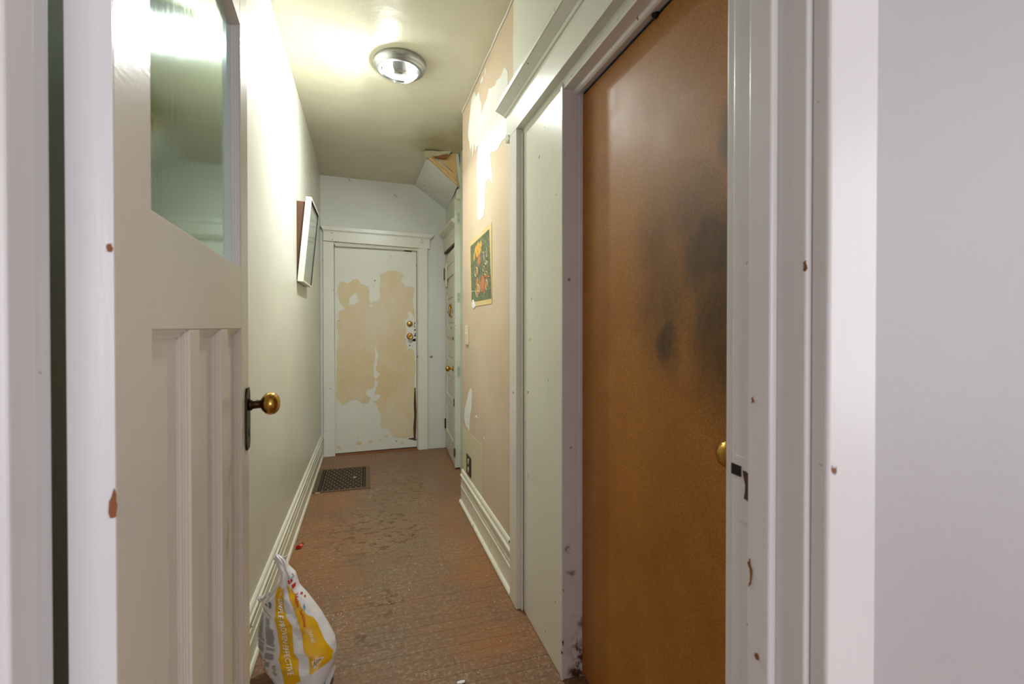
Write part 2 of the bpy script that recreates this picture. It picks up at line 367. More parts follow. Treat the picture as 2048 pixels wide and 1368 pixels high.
bo = B(b.x-.010, b.x+.004, 3.915, 3.93, b.z-.035, b.z+.035).build('surface_bolt', 'oldiron', gb, .003)

# ------------------------------------------------------------------ baseboards
def extr(prof, y0, y1, x, sgn):
    return MB().prism([(x+sgn*a, y0, z) for a, z in prof], (0, y1-y0, 0))
bl = empty('baseboard_left', (XL, 2.6, 0)); tag(bl, 'cream moulded baseboard along the left wall', 'baseboard', kind='structure')
extr([(0, 0), (.014, 0), (.014, .135), (0, .135)], YH, YE, XL, 1).build('board', 'base_l', bl)
extr([(0, .135), (.0105, .135), (.0125, .142), (.0125, .162), (.018, .168), (.018, .176), (.012, .182), (.010, .196), (.004, .205), (0, .206)], YH, YE, XL, 1).build('cap_moulding', 'base_l', bl, .0015)
extr([(0, .092), (.0155, .092), (.0175, .096), (.0155, .100), (0, .100)], YH, YE, XL, 1).build('bead', 'base_l', bl)
extr([(.013, 0), (.024, 0), (.024, .009), (.020, .018), (.013, .022)], YH, YE, XL, 1).build('shoe', 'base_l', bl, .002)
y0r, y1r = 1.988, 3.17
br = empty('baseboard_right', (XR, 2.6, 0)); tag(br, 'tall chipped cream baseboard below the salmon wall', 'baseboard', kind='structure')
extr([(0, 0), (.012, 0), (.012, .145), (0, .145)], y0r, y1r, XR, -1).build('board', 'base_r', br)
extr([(0, .145), (.009, .145), (.012, .152), (.012, .178), (.019, .186), (.019, .196), (.012, .204), (.010, .222), (.005, .232), (0, .233)], y0r, y1r, XR, -1).build('cap_moulding', 'base_r', br, .0015)
extr([(0, .112), (.0135, .112), (.0155, .117), (.0135, .122), (0, .122)], y0r, y1r, XR, -1).build('bead', 'base_r', br)
extr([(.011, 0), (.026, 0), (.026, .012), (.021, .022), (.011, .026)], y0r+.003, y1r+.012, XR, -1).build('shoe', 'base_r', br, .006, seg=3)

# ------------------------------------------------------------------ end door, its casing and its patches
tc = empty('trim_3', ((dl+dr_)/2, YE-.02, 0)); tag(tc, 'white casing with flat capped head around the peeling end door', 'trim', kind='structure')
yc = YE-.022
lt = [at(646, 482, 'Y', yc), at(669, 484, 'Y', yc)]
MB().prism([Vector((lt[0].x, yc, 0)), Vector((lt[1].x, yc, 0)), at(667.5, 484, 'Y', yc), at(646, 482, 'Y', yc)], (0, .022, 0)).build('side_casing', 'trim', tc, .002)
rx0, rx1 = at(837, 700, 'Y', yc).x, at(855.5, 700, 'Y', yc).x
MB().prism([Vector((rx0, yc, 0)), Vector((rx1, yc, 0)), Vector((rx1, yc, at(857, 497, 'Y', yc).z)), Vector((rx0, yc, at(838, 496, 'Y', yc).z))], (0, .022, 0)).build('side_casing', 'trim', tc, .002)
hd = MB().prism(pl([(646, 459), (860, 475), (860, 498), (646, 481)], yc-.004), (0, .026, 0)).build('head_casing', 'trim', tc, .002)
MB().prism(pl([(640, 450), (868.5, 469), (864, 476), (645, 459)], yc-.02), (0, .042, 0)).build('head_cap', 'trim', tc, .003)
MB().prism(pl([(643, 456.5), (864, 473.5), (862, 478), (645, 461)], yc-.010), (0, .03, 0)).build('cap_moulding', 'trim', tc, .002)
for u, v in ((663.5, 466), (664.5, 479), (843.5, 480), (842, 484), (846, 485.5)):
    p = at(u, v, 'Y', yc-.005)
    MB().lathe([(.0001, 0), (.004, 0), (.003, .002)], (p.x, yc-.0055, p.z), (0, 1, 0), 10).build('nail_hole', 'dark', hd)
m = B(dl, dl+.012, YE-.005, YE+.1, 0, dt); m.box(dr_-.012, dr_, YE-.005, YE+.1, 0, dt)
m.build('door_jamb', 'alcdoor', tc)
MB().prism(pl([(666, 484), (838, 493), (834, 501.5), (671, 492)], YE-.004), (0, .1, 0)).build('head_jamb', 'alcdoor', tc)
B(dl, dr_, YE-.006, YE+.1, -.001, .007).build('threshold', 'chipwood', tc)
yd = YE+.03
d1 = empty('door_1', ((dl+dr_)/2, yd, 0)); tag(d1, 'flat white end door with large peeled beige patches', 'door', kind='structure')
dx0, dx1 = dl+.014, dr_-.015
slab = MB().prism([Vector((dx0, yd, .012)), Vector((dx1, yd, .022)), Vector((dx1, yd, at(833, 499, 'Y', yd).z)), Vector((dx0, yd, at(672, 490, 'Y', yd).z))], (0, .04, 0)).build('slab', 'trim', d1, .002)
t = NT('peeled_beige_layer')
pc = t.mix(t.ramp(t.noise(3.5, 3), .35, .62), lin((214, 192, 150)), lin((219, 203, 172)))
pz = t.blobs([(tuple(at(755, 640, 'Y', yd)), (.22, 1, .26), 1., .75)], .1, 5)
pc = t.mix(pz, pc, lin((220, 208, 190)))
pc = t.mix(t.ramp(t.noise(24, 5, .7), .62, .66), pc, lin((226, 222, 212)))
pc = t.mix(t.ramp(t.noise(30, 3), .75, .77), pc, lin((140, 120, 88)))
MT['peel'] = t.done(pc, .45)
s6 = lambda pts, oy=480: [(660+x/6.216, oy+y/6.216) for x, y in pts]
big = s6([(78, 1030), (125, 1000), (90, 930), (130, 880), (195, 862), (140, 800), (110, 740), (85, 660), (95, 600), (118, 540), (150, 515), (215, 540), (280, 495), (330, 482), (368, 510), (375, 545), (440, 560), (480, 580), (488, 640), (490, 760), (510, 790), (545, 750), (600, 745), (622, 700), (612, 560), (615, 425), (690, 395), (780, 380), (850, 385), (915, 430), (912, 470), (880, 500), (930, 572), (1000, 575), (1052, 597), (1058, 940), (1045, 990), (1030, 940), (1000, 890), (960, 905), (972, 970), (930, 1000), (940, 1040), (950, 1110), (935, 1180), (945, 1250), (960, 1368)]) \
    + s6([(975, 40), (1040, 60), (1052, 130), (1048, 520), (1045, 980), (1038, 1130), (900, 1160), (780, 1140), (740, 1080), (690, 1035), (620, 1010), (635, 880), (600, 820), (590, 740), (545, 705), (580, 690), (625, 650), (620, 620), (555, 610), (600, 480), (560, 430), (590, 400), (620, 360), (570, 310), (590, 240), (600, 130), (580, 20)], 690) \
    + s6([(585, 1340), (565, 1260), (600, 1190), (640, 1150), (560, 1100), (500, 1180), (480, 1300), (540, 1368)]) \
    + s6([(560, 200), (545, 330), (560, 430), (540, 540), (455, 555), (455, 630), (505, 660), (460, 735), (400, 730), (375, 705), (320, 680), (270, 690), (215, 715), (170, 745), (135, 735), (130, 700), (80, 680), (78, 400), (82, 100)], 690)
# the loop closes over the middle of the door; cut it into two simple outlines instead
iu = len(s6([(0, 0)]*47))
right_u = big[22:47]; right_l = big[47:74]
left_u = big[0:22]; left_l = big[82:]
patch('peeled_patch', left_u + s6([(545, 1000), (570, 1200), (560, 1368)]) + left_l, 'Y', yd-.0002, (0, -.0009, 0), 'peel', d1, .1, 2, 5)
patch('peeled_patch', [s6([(543, 1000)])[0], s6([(535, 830)])[0]] + right_u[0:] + right_l + s6([(600, 1340), (575, 1240), (572, 1200)]), 'Y', yd-.0002, (0, -.0007, 0), 'peel', d1, .09, 2, 8)
patch('peeled_patch', s6([(500, 850), (560, 760), (640, 720), (660, 1000), (640, 1180), (590, 1368), (520, 1300), (480, 1100)]), 'Y', yd-.0001, (0, -.0005, 0), 'peel', d1, .12, 2, 15)
patch('flake', s6([(237, 800), (245, 720), (275, 690), (305, 662), (340, 690), (362, 770), (300, 800)]), 'Y', yd-.0008, (0, -.0008, 0), 'trim', d1, .1, 2, 9)
patch('flake', s6([(480, 830), (505, 800), (540, 805), (520, 825)]), 'Y', yd-.0008, (0, -.0008, 0), 'trim', d1, .1, 1, 10)
for k, (x, y, r) in enumerate(((360, 1220, 26), (110, 1275, 22), (500, 1205, 18), (340, 1150, 10), (700, 1130, 18), (900, 1215, 15), (620, 1180, 14))):
    pts = [(x + r*1.5*math.cos(q), y + r*.9*math.sin(q)) for q in [i*.7 for i in range(9)]]
    patch('peeled_patch', s6(pts, 690), 'Y', yd-.0002, (0, -.0006, 0), 'peel', d1, .25, 1, 20+k)
patch('rot_strip', s6([(1050, 530), (1064, 530), (1066, 1170), (1085, 1180), (1060, 1190), (980, 1172), (975, 1160), (1040, 1150), (1046, 900)], 690), 'Y', yd-.0008, (0, -.0008, 0), 'darkwood', d1, .05, 1, 12)
def knob_set(name, o, ax, prof, mat, parent, n=24):
    return MB().lathe(prof, o, ax, n).build(name, mat, parent, 0, True)
p = at(819.5, 672.5, 'Y', yd)
k1 = knob_set('knob', p, (0, -1, 0), [(.0001, 0), (.031, 0), (.031, .004), (.024, .009), (.012, .012), (.011, .03), (.02, .036), (.0265, .046), (.027, .056), (.022, .062), (.014, .0625), (.012, .060), (.006, .060), (.0055, .063), (.0001, .063)], 'brass', d1)
p = at(819.5, 648, 'Y', yd)
k2 = knob_set('deadbolt', p, (0, -1, 0), [(.0001, 0), (.029, 0), (.029, .006), (.024, .014), (.018, .017), (.0001, .018)], 'brass', d1)
MB().lathe([(.0001, 0), (.005, 0), (.004, .002)], (p.x, yd-.0175, p.z-.004), (0, -1, 0), 12).build('keyhole', 'dark', k2)
for u, v, a_, b_ in ((830, 660, .012, .008), (831, 669.5, .009, .018), (828.5, 680, .022, .01), (830.5, 650, .005, .03), (819.5, 691, .008, .006)):
    p = at(u, v, 'Y', yd-.001); MB().prism(rough_line([(p.x-a_, yd-.001, p.z-b_), (p.x+a_*.7, yd-.001, p.z-b_), (p.x+a_*.7, yd-.001, p.z+b_), (p.x-a_*.4, yd-.001, p.z+b_)], .25, 2, int(u+v), 1), (0, -.0008, 0)).build('old_lock_scar', 'dark' if v < 690 else 'oldiron', d1)
p = at(750, 561, 'Y', yd); MB().lathe([(.0001, 0), (.006, 0), (.005, .003)], p, (0, -1, 0), 12).build('peephole', 'oldiron', d1)
p = at(818, 502, 'Y', yd); MB().prism([(p.x-.05, yd, p.z-.006), (p.x+.025, yd, p.z-.008), (p.x+.025, yd, p.z+.004), (p.x-.05, yd, p.z+.003)], (0, -.012, 0)).build('catch', 'iron', d1, .002)
for v0, v1 in ((817, 826), (851, 866), (775, 778)):
    p = at(672.5, v1, 'Y', yd); z2 = at(672.5, v0, 'Y', yd).z; B(dx0-.008, dx0, yd-.004, yd, p.z, z2).build('hinge', 'darkwood', d1)

# ------------------------------------------------------------------ panelled alcove door (slightly ajar), casing over it
A = Vector((.752, 4.66, 0)); Bp = Vector((gl_+.004, 3.957, 0)); DV = Bp - A; L3 = DV.length; DV.normalize(); NO = Vector((DV.y, -DV.x, 0))
if NO.x > 0: NO = -NO
z3 = at(897, 512, 'Y', 4.52).z
X3 = Matrix((( DV.x, NO.x, 0, A.x), (DV.y, NO.y, 0, A.y), (0, 0, 1, 0), (0, 0, 0, 1)))   # local: s along the door, n out of it, z
d3 = empty('door_2', A + DV*L3/2); tag(d3, 'old cream panelled door with brass knob in the far alcove', 'door', kind='structure')
def d3box(s0, s1, n0, n1, z0, z1, name, mat, par_=d3, bev=.002): return B(s0, s1, n0, n1, z0, z1).build(name, mat, par_, bev, xf=X3)
d3box(0, L3, -.034, -.010, .012, z3, 'slab', 'alcdoor')
for s0, s1 in ((0, .10), (L3-.11, L3)): d3box(s0, s1, -.034, 0, .012, z3, 'stile', 'alcdoor')
def zat(v, s):
    """height on the door face that was measured at image row v, s metres along the door"""
    p = A + DV*s; d = (p.x*FW.x + p.y*FW.y); return H - d*(v-VY)/F*1.0
rails = [(z3, z3-.11), (zat(545, .45)+.06, zat(545, .45)-.03), (zat(612, .4)+.045, zat(612, .4)-.045), (zat(663, .4)+.055, zat(663, .4)-.055), (zat(735, .4)+.07, zat(735, .4)-.07), (zat(805, .4)+.05, zat(805, .4)-.05), (.20, .012)]
for a_, b_ in rails: d3box(.10, L3-.11, -.034, 0, b_, a_, 'rail', 'alcdoor')
for (a_, b_), (c_, e_) in zip(rails[:-1], rails[1:]): d3box(.135, L3-.145, -.012, -.004, c_+.03, b_-.03, 'panel', 'alcdoor', bev=.003)
def d3pt(s, n, z): return X3 @ Vector((s, n, z))
sk = L3-.07
knob_set('knob', d3pt(sk-.04, 0, zat(738, sk)), NO, [(.0001, 0), (.026, 0), (.026, .004), (.011, .009), (.010, .028), (.02, .034), (.0265, .046), (.025, .058), (.016, .066), (.0001, .068)], 'brass', d3)
kn = empty('x', (0, 0, 0)); bpy.data.objects.remove(kn)
zk = zat(622, .5)
kk = MB().lathe([(.0001, 0), (.02, 0), (.02, .006), (.012, .012), (.0001, .014)], d3pt(.47, 0, zk+.045), NO, 14); 
kb = kk.build('knocker', 'brass', d3, 0, True)
MB().tube([d3pt(.47+.028*math.sin(q), .016, zk+.005+.05*math.cos(q)) for q in [i*math.pi/8 for i in range(17)]], .006, 8).build('knocker_ring', 'brass', kb, 0, True)
MB().lathe([(.0001, 0), (.012, 0), (.012, .008), (.0001, .01)], d3pt(.47, 0, zk-.05), NO, 12).build('striker', 'brass', kb, 0, True)
MB().lathe([(.0001, 0), (.010, 0), (.008, .003)], d3pt(.46, 0, zat(656, .46)), NO, 12).build('keyhole', 'dark', d3)
MB().lathe([(.0001, 0), (.015, 0), (.013, .004), (.007, .004), (.007, .001)], d3pt(.6, 0, zat(677, .6)), NO, 12).build('lock_cylinder', 'iron', d3)
d3box(.02, .085, 0, .022, zat(560, .05), zat(537, .05), 'rim_lock', 'oldiron', bev=.003)
d3box(.09, .15, 0, .016, zat(575, .1), zat(528, .1), 'lock_cover', 'alcdoor', bev=.003)
d3box(-.006, .02, 0, .012, zat(856, 0), zat(837, 0), 'hinge', 'iron')
d3box(L3-.045, L3-.02, 0, .008, zat(812, .65), zat(797, .65), 'latch_scar', 'oldiron')
t4 = empty('trim_4', (XA-.02, 4.3, 1.9)); tag(t4, 'cream capped head casing over the alcove door', 'trim', kind='structure')
zb, zt = at(891, 505, 'Y', 4.62).z, at(888, 478, 'Y', 4.62).z
B(XA-.028, XA+.02, 3.96, 4.63, zb, zt).build('head_casing', 'alcdoor', t4, .002)
MB().prism([(XA+.01, 4.645, zt), (XA-.028, 4.645, zt), (XA-.068, 4.65, zt+.035), (XA-.072, 4.65, zt+.052), (XA+.01, 4.65, zt+.052)], (0, -.69, 0)).build('head_cap', 'alcdoor', t4, .003)
B(XA-.026, XA+.03, 3.97, 4.62, zb-.018, zb-.001).build('head_stop_or_shade', 'darkwood', t4)  # dark strip put in for the shade between casing and door top
MB().prism(rough_line([(XA-.02, 3.97, zt+.05), (XA-.05, 4.0, zt+.05), (XA-.06, 4.1, zt+.053), (XA-.02, 4.1, zt+.053)], .1, 1, 4), (0, 0, .014)).build('plaster_lump', 'spackle', t4)

# ------------------------------------------------------------------ right-hand opening: casing, crown, filler board, post, brown door
YO0, YO1 = .60, 1.892
XF = .604                        # face of the casing
zf0 = at(1012, 284, 'X', XF).z; zf1 = zf0 + .112
t5 = empty('trim_5', (XF, 1.9, 0)); tag(t5, 'glossy white casing with crown head around the brown door opening', 'trim', kind='structure')
B(XF, XR+.02, YO1, 1.987, 0, zf0).build('side_casing', 'trimdirty', t5, .004)
fa = B(XF, XR+.02, YH+.01, 2.035, zf0, zf1).build('head_casing', 'trim', t5, .002)
m = MB().prism([(XF-.004, 2.045, zf0+.001), (XF, 2.045, zf0-.006), (XR, 2.045, zf0-.006), (XR, 2.045, zf0+.012), (XF-.008, 2.045, zf0+.012)], (0, -(2.045-1.99), 0)); m.build('casing_end_lip', 'trim', t5, .001)
MB().prism([(XR, 2.055, zf1-.002), (XF-.004, 2.055, zf1-.002), (XF-.010, 2.055, zf1+.006), (XF-.014, 2.055, zf1+.008), (XF-.040, 2.06, zf1+.024), (XF-.046, 2.06, zf1+.026), (XF-.047, 2.06, zf1+.044), (XR, 2.06, zf1+.046)], (0, -1.53, 0)).build('crown', 'trim', t5, .002)
XP = .634                        # filler board plane
B(XP, XP+.04, YH+.01, YO1+.01, zf0-.022, zf0+.05).build('head_frame', 'trim', t5, .002)
MB().prism([(XP-.003, YO1, 0), (XP-.010, YO1, 0), (XP-.010, YO1-.006, 0), (XP-.003, YO1-.012, 0)], (0, 0, zf0-.02)).build('corner_bead', 'trimdirty', t5)
fb = struct(B(XP, XP+.012, 1.476, YO1+.004, .002, zf0-.02), 'wall_filler', 'panel', 'narrow cream board filling the gap left of the brown door', 'wall', bevel=.001)
YP = 1.468
tp = empty('trim_6', (.67, YP, 0)); tag(tp, 'scuffed lavender white door post left of the brown door', 'trim', kind='structure')
zd = at(1170, 178, 'X', XD).z
t = NT('grimy_post_paint')
pc = t.mix(t.ramp(t.noise(4, 4), .3, .7), lin((221, 212, 216)), lin((209, 200, 203)))
gm = t.blobs([((.70, YP, .03), (.05, .2, .13), .7, 1), ((.70, YP, .20), (.02, .2, .03), .7, .8), ((.66, YP, .45), (.02, .2, .02), .9, .8), ((.66, YP, .37), (.022, .2, .012), .9, .8)], .05, 14)
pc = t.mix(t.math('MULTIPLY', gm, t.ramp(t.noise(26, 4, .7), .42, .55)), pc, lin((88, 56, 34)))
pc = t.mix(t.ramp(t.noise(22, 4, .7), .69, .72), pc, lin((150, 120, 112)))
MT['post'] = t.done(pc, .35)
B(XP+.002, XD+.04, YP, YP+.05, 0, zd+.02).build('post', 'post', tp, .002)
B(XP-.004, XP+.004, YP-.003, YP+.010, 0, zd+.02).build('edge_strip', 'trimdirty', tp, .001)
B(.690, XD+.02, YP-.006, YP, 0, zd).build('stop', 'post', tp, .003)
B(XP+.002, XD+.04, YH+.05, YP+.05, zd, zf0+.0).build('head_jamb', 'jamb', tp, .002)
MB().prism([(.672, YP, zd+.001), (.676, YP, zd-.009), (.684, YP, zd-.013), (.694, YP, zd-.010), (XD-.002, YP, zd-.008), (XD-.002, YP, zd+.001)], (0, -.90, 0)).build('head_stop_or_shade', 'jamb', tp, .002)
B(XP+.002, XD+.04, .58, .64, 0, zd+.02).build('latch_jamb', 'jamb', tp, .002)
d2 = empty('door_3', (XD+.018, 1.05, 0)); tag(d2, 'brown hardboard flush door with smoky dark stains', 'door', kind='structure')
B(XD, XD+.035, .645, YP-.003, .012, zd-.016).build('slab', 'brown', d2, .001)
kp = at(1466, 908, 'X', XD-.045)
knob_set('knob', Vector((XD, kp.y, kp.z)), (-1, 0, 0), [(.0001, 0), (.031, 0), (.031, .004), (.026, .010), (.012, .013), (.011, .03), (.019, .036), (.0255, .046), (.0265, .056), (.022, .066), (.012, .071), (.0001, .072)], 'brass', d2)
p = at(1314, 30, 'X', XD); MB().lathe([(.0001, 0), (.009, 0), (.009, .008), (.005, .014), (.0001, .015)], p, (-1, 0, 0), 14).build('ball_catch', 'dark', d2, 0, True)
B(XD+.001, XD+.034, .66, YP-.01, zd-.0155, zd-.008).build('gap_shade_strip', 'dark', d2)  # black strip standing in for the shade in the gap over the door

# ------------------------------------------------------------------ things fixed to the salmon wall
pk = lambda pts: [(900+x/2.975, y/2.975) for x, y in pts]
patch('plaster_patch', pk([(123, 640), (132, 580), (148, 545), (155, 575), (172, 545), (178, 590), (188, 620), (186, 680), (196, 650), (215, 600), (232, 530), (262, 515), (300, 460), (325, 400), (345, 420), (350, 700), (352, 770), (310, 840), (268, 900), (240, 915), (246, 1000), (254, 1090), (232, 1060), (216, 1080), (205, 1180), (208, 1240), (196, 1290), (172, 1312), (163, 1280), (168, 1150), (160, 1060), (162, 950), (170, 860), (150, 900), (145, 850), (133, 940), (130, 860), (122, 900), (108, 800)]),
      'X', XR-.0001, (-.0012, 0, 0), 'spackle', wr, .10, 2, 31)
patch('plaster_patch', pk([(186, 500), (182, 480), (196, 450), (196, 480)]), 'X', XR-.0001, (-.001, 0, 0), 'spackle', wr, .1, 1, 32)
patch('plaster_patch', pk([(206, 460), (208, 410), (216, 400), (212, 440)]), 'X', XR-.0001, (-.001, 0, 0), 'spackle', wr, .1, 1, 33)
pk2 = lambda pts: [(920+x/4.273, 740+y/4.273) for x, y in pts]
patch('plaster_patch', pk2([(92, 158), (102, 190), (100, 330), (85, 420), (82, 528), (50, 480), (36, 400), (42, 330), (62, 255), (72, 200)]), 'X', XR-.0001, (-.0012, 0, 0), 'spackle', wr, .06, 2, 34)
patch('plaster_patch', pk2([(128, 400), (140, 385), (147, 414)]), 'X', XR-.0001, (-.001, 0, 0), 'spackle', wr, .1, 1, 35)
patch('plaster_patch', pk2([(198, 570), (218, 596), (204, 590)]), 'X', XR-.0001, (-.001, 0, 0), 'spackle', wr, .1, 1, 36)
MB().prism([at(u, v, 'X', XR) for u, v in pk2([(28, 485), (192, 642), (196, 1150), (30, 930)])], (-.0008, 0, 0)).build('bare_patch', 'barewall', wr)
# caulk bead that has cracked off along the ceiling corner
MB().tube([(XR-.004, y, ZC-.004+.003*math.sin(y*23)) for y in [2.0+i*.05 for i in range(24)]], .004, 6).build('caulk_bead', 'spackle', wr)
# poster
XW = XR-.001
def wp(u, v, d=0): return at(u, v, 'X', XW-d)
po = empty('flower_poster', wp(962, 612)); tag(po, 'dark green flower drawing on yellowed paper taped to the salmon wall', 'poster')
t = NT('yellowed_paper'); MT['paper'] = t.done(t.mix(t.noise(12, 4), lin((216, 190, 138)), lin((206, 176, 120))), .6)
MB().prism([wp(938, 487), (wp(983.5, 444)), wp(984, 607), wp(943, 614)], (-.0012, 0, 0)).build('paper', 'paper', po)
t = NT('flower_print')
pb = t.mix(t.ramp(t.noise(55, 6, .75), .38, .6), lin((40, 44, 34)), lin((118, 132, 88)))
pb = t.mix(t.ramp(t.noise(24, 5, .7), .54, .6), pb, lin((112, 92, 112)))
pb = t.mix(t.ramp(t.noise(33, 5, .75, t.stretch((1, .8, 1)), 1.5), .54, .6), pb, lin((92, 112, 72)))
pb = t.mix(t.ramp(t.noise(80, 4, .7, None, 2.), .6, .66), pb, lin((186, 192, 160)))
sp_ = lambda x, y: tuple(at(930+x/7.6, 440+y/7.6, 'X', XW))
def spots(L): return [(sp_(x, y), (.2, ry*2.1, rz), .45, 1) for x, y, ry, rz in L]
pb = t.mix(t.blobs(spots([(205, 400, .022, .030), (225, 470, .02, .024), (175, 450, .02, .03), (190, 520, .016, .02), (145, 560, .012, .03), (245, 370, .014, .02)]), .016, 40), pb, lin((210, 160, 66)))
pb = t.mix(t.blobs(spots([(215, 610, .022, .036), (185, 770, .014, .028), (265, 950, .026, .05), (190, 950, .02, .03), (200, 1070, .022, .03), (330, 960, .014, .03), (290, 1040, .02, .03)]), .016, 40), pb, lin((184, 118, 76)))
MT['print'] = t.done(pb, .5)
pr = MB().prism([wp(941, 493, .0012), wp(978.5, 458, .0012), wp(983, 597, .0012), wp(943.5, 604.5, .0012)], (-.0006, 0, 0)).build('drawing', 'print', po)
MT['chalk'] = plain('pale_crayon', (222, 206, 160), .6); MT['orange'] = plain('orange_crayon', (214, 120, 60), .6)
def scrib(pts, mat='chalk', r=.0016):
    MB().tube([sp_(x, y) if False else tuple(at(930+x/7.6, 440+y/7.6, 'X', XW-.002)) for x, y in pts], r, 5).build('crayon_line', mat, pr)
scrib([(262, 495), (315, 482)]); scrib([(288, 490), (292, 620)], r=.0022)
circ = lambda x, y, a, b: [(x+a*math.cos(q), y+b*math.sin(q)) for q in [i*math.pi/8 for i in range(17)]]
scrib(circ(322, 650, 20, 28)); scrib(circ(322, 652, 8, 12)); scrib(circ(320, 810, 18, 30)); scrib(circ(285, 740, 16, 40)); scrib([(300, 700), (300, 860), (330, 870), (395, 850)], 'orange'); scrib([(270, 880), (340, 850), (380, 870)], 'orange')
scrib(circ(190, 1075, 26, 95)); scrib([(100, 1083), (220, 1082)]); scrib([(190, 990), (195, 1180)]); scrib(circ(330, 490, 8, 75)); scrib(circ(170, 790, 22, 70)); scrib(circ(265, 980, 34, 110), 'orange'); scrib([(225, 900), (228, 1100)]); scrib(circ(328, 985, 18, 70))
patch('tape_tab', [(944.5, 601), (947.5, 599), (949, 606), (951, 612), (948, 617), (944, 615)], 'X', XW-.0018, (-.0008, 0, 0), 'spackle', po, .08, 1, 3)
# switch and outlet
p0 = wp(931.5, 688); p1 = wp(937.5, 653); zc = (p0.z+p1.z)/2
sw = empty('light_switch', (XW, (p0.y+p1.y)/2, p0.z)); tag(sw, 'cream light switch plate on the salmon wall below the poster', 'switch')
ya, yb = min(p0.y, p1.y), max(p0.y, p1.y); zm = zc
B(XW-.006, XW+.001, ya, yb, zm-.062, zm+.062).build('plate', 'plastic', sw, .003)
B(XW-.014, XW-.004, (ya+yb)/2-.006, (ya+yb)/2+.006, zm-.004, zm+.016).build('toggle', 'plastic', sw, .002)
for dz in (-.035, .035): MB().lathe([(.0001, 0), (.004, 0), (.003, .0015)], (XW-.006, (ya+yb)/2, zm+dz), (-1, 0, 0), 10).build('screw', 'plastic', sw)
p0 = wp(934.5, 951); p1 = wp(942.5, 911)
ou = empty('wall_outlet', (XW, (p0.y+p1.y)/2, p0.z-.01)); tag(ou, 'dark brown outlet plate with pale sockets above the right baseboard', 'outlet')
ya, yb = min(p0.y, p1.y)+.0, max(p0.y, p1.y); zm = (at(938.5, 931, 'X', XW)).z
B(XW-.006, XW, ya, yb, zm-.062, zm+.062).build('plate', 'brownplastic', ou, .002)
for dz in (-.026, .026):
    s_ = MB().prism([(XW-.006, (ya+yb)/2+.016*math.cos(q), zm+dz+.019*math.sin(q)) for q in [i*math.pi/8 for i in range(16)]], (-.003, 0, 0)).build('socket', 'plastic', ou, .001)
    for dy in (-.006, .006): B(XW-.0095, XW-.0088, (ya+yb)/2+dy-.001, (ya+yb)/2+dy+.001, zm+dz-.002, zm+dz+.008).build('slot', 'dark', s_)

# ------------------------------------------------------------------ picture leaning off the left wall
pb_, pf_ = at(593, 562, 'X', XL), at(616, 579, 'X', XL)
py0, py1, pz0 = pb_.y, 3.56, pb_.z
PH = .52; tilt = math.radians(5.5)
pic = empty('framed_picture', (XL, (py0+py1)/2, pz0)); tag(pic, 'small white framed picture tilting forward off the left wall', 'picture')
TX = Matrix.Translation((XL+.004, 0, pz0)) @ Matrix.Rotation(tilt, 4, 'Y')
def pbx(x0, x1, y0, y1, z0, z1, name, mat, bev=.0015): return B(x0, x1, y0, y1, z0, z1).build(name, mat, pic, bev, xf=TX)
fw = .013
pbx(0, .034, py0, py0+fw, 0, PH, 'frame_side', 'trim'); pbx(0, .034, py1-fw, py1, 0, PH, 'frame_side', 'trim')
pbx(0, .034, py0+fw, py1-fw, 0, fw, 'frame_bottom', 'trim'); pbx(0, .034, py0+fw, py1-fw, PH-fw, PH, 'frame_top', 'trim')
MT['printgrey'] = paint('faded_print', (200, 206, 190), .5, .1, .1, scale=8.)
MT['mount'] = paint('pale_mount', (214, 212, 198), .6, .03, .1)
pbx(.020, .024, py0+fw, py1-fw, fw, PH-fw, 'mount', 'mount', 0)
pbx(.024, .0245, py0+.07, py1-.07, .10, PH-.08, 'print', 'printgrey', 0)
pbx(.0285, .0300, py0+fw, py1-fw, fw, PH-fw, 'glass', 'picglass', 0)
pbx(.030, .0345, py1-fw-.007, py1-fw, fw, PH-fw, 'liner', 'dark', 0); pbx(.030, .0345, py0+fw, py1-fw, PH-fw-.007, PH-fw, 'liner', 'dark', 0)
MB().prism([(XL+.001, py0+.012, pz0+.012), (XL+.004, py0+.012, pz0+.012), (XL+.004+math.sin(tilt)*(PH-.03), py0+.012, pz0+math.cos(tilt)*(PH-.03)), (XL+.001, py0+.012, pz0+PH-.03)], (0, .012, 0)).build('backing_wedge', 'darkwood', pic)

# ------------------------------------------------------------------ floor register
r0, r1 = at(641, 937, 'Z', 0), at(739.6, 932, 'Z', 0); r2 = at(739.6, 977, 'Z', 0)
reg = empty('floor_register', (-.18, (r1.y+r2.y)/2, 0)); tag(reg, 'dark cast iron floor register grille by the left baseboard', 'floor register')
rx0, rx1, ry0, ry1 = XL+.028, r1.x, r2.y+.005, r1.y-.005
RM = Matrix.Translation((0, 0, 0))
MT['regiron'] = plain('worn_register_iron', (112, 88, 64), .5, .3, .4, 40)
B(rx0+.02, rx1-.02, ry0+.02, ry1-.02, .0005, .0015).build('duct_opening', 'dark', reg)
m = MB(); e = .03
m.box(rx0, rx1, ry0, ry0+e*.8, .0005, .006); m.box(rx0, rx1, ry1-e*.8, ry1, .0005, .006); m.box(rx0, rx0+e, ry0+e*.8, ry1-e*.8, .0005, .006); m.box(rx1-e*1.1, rx1, ry0+e*.8, ry1-e*.8, .0005, .006)
m.build('frame', 'regiron', reg, .001)
for sx, sd in ((rx0+e, 1), (rx1-e*1.1, -1)):
    for k in range(2):
        c = sx + sd*(.012+.018*k); B(c-.002, c+.002, ry0+.024, ry1-.024, .001, .006).build('border_bar', 'regiron', reg)
gx0, gx1, gy0, gy1 = rx0+e+.032, rx1-e*1.1-.032, ry0+.026, ry1-.026
m = MB(); nr, nc = 13, 7
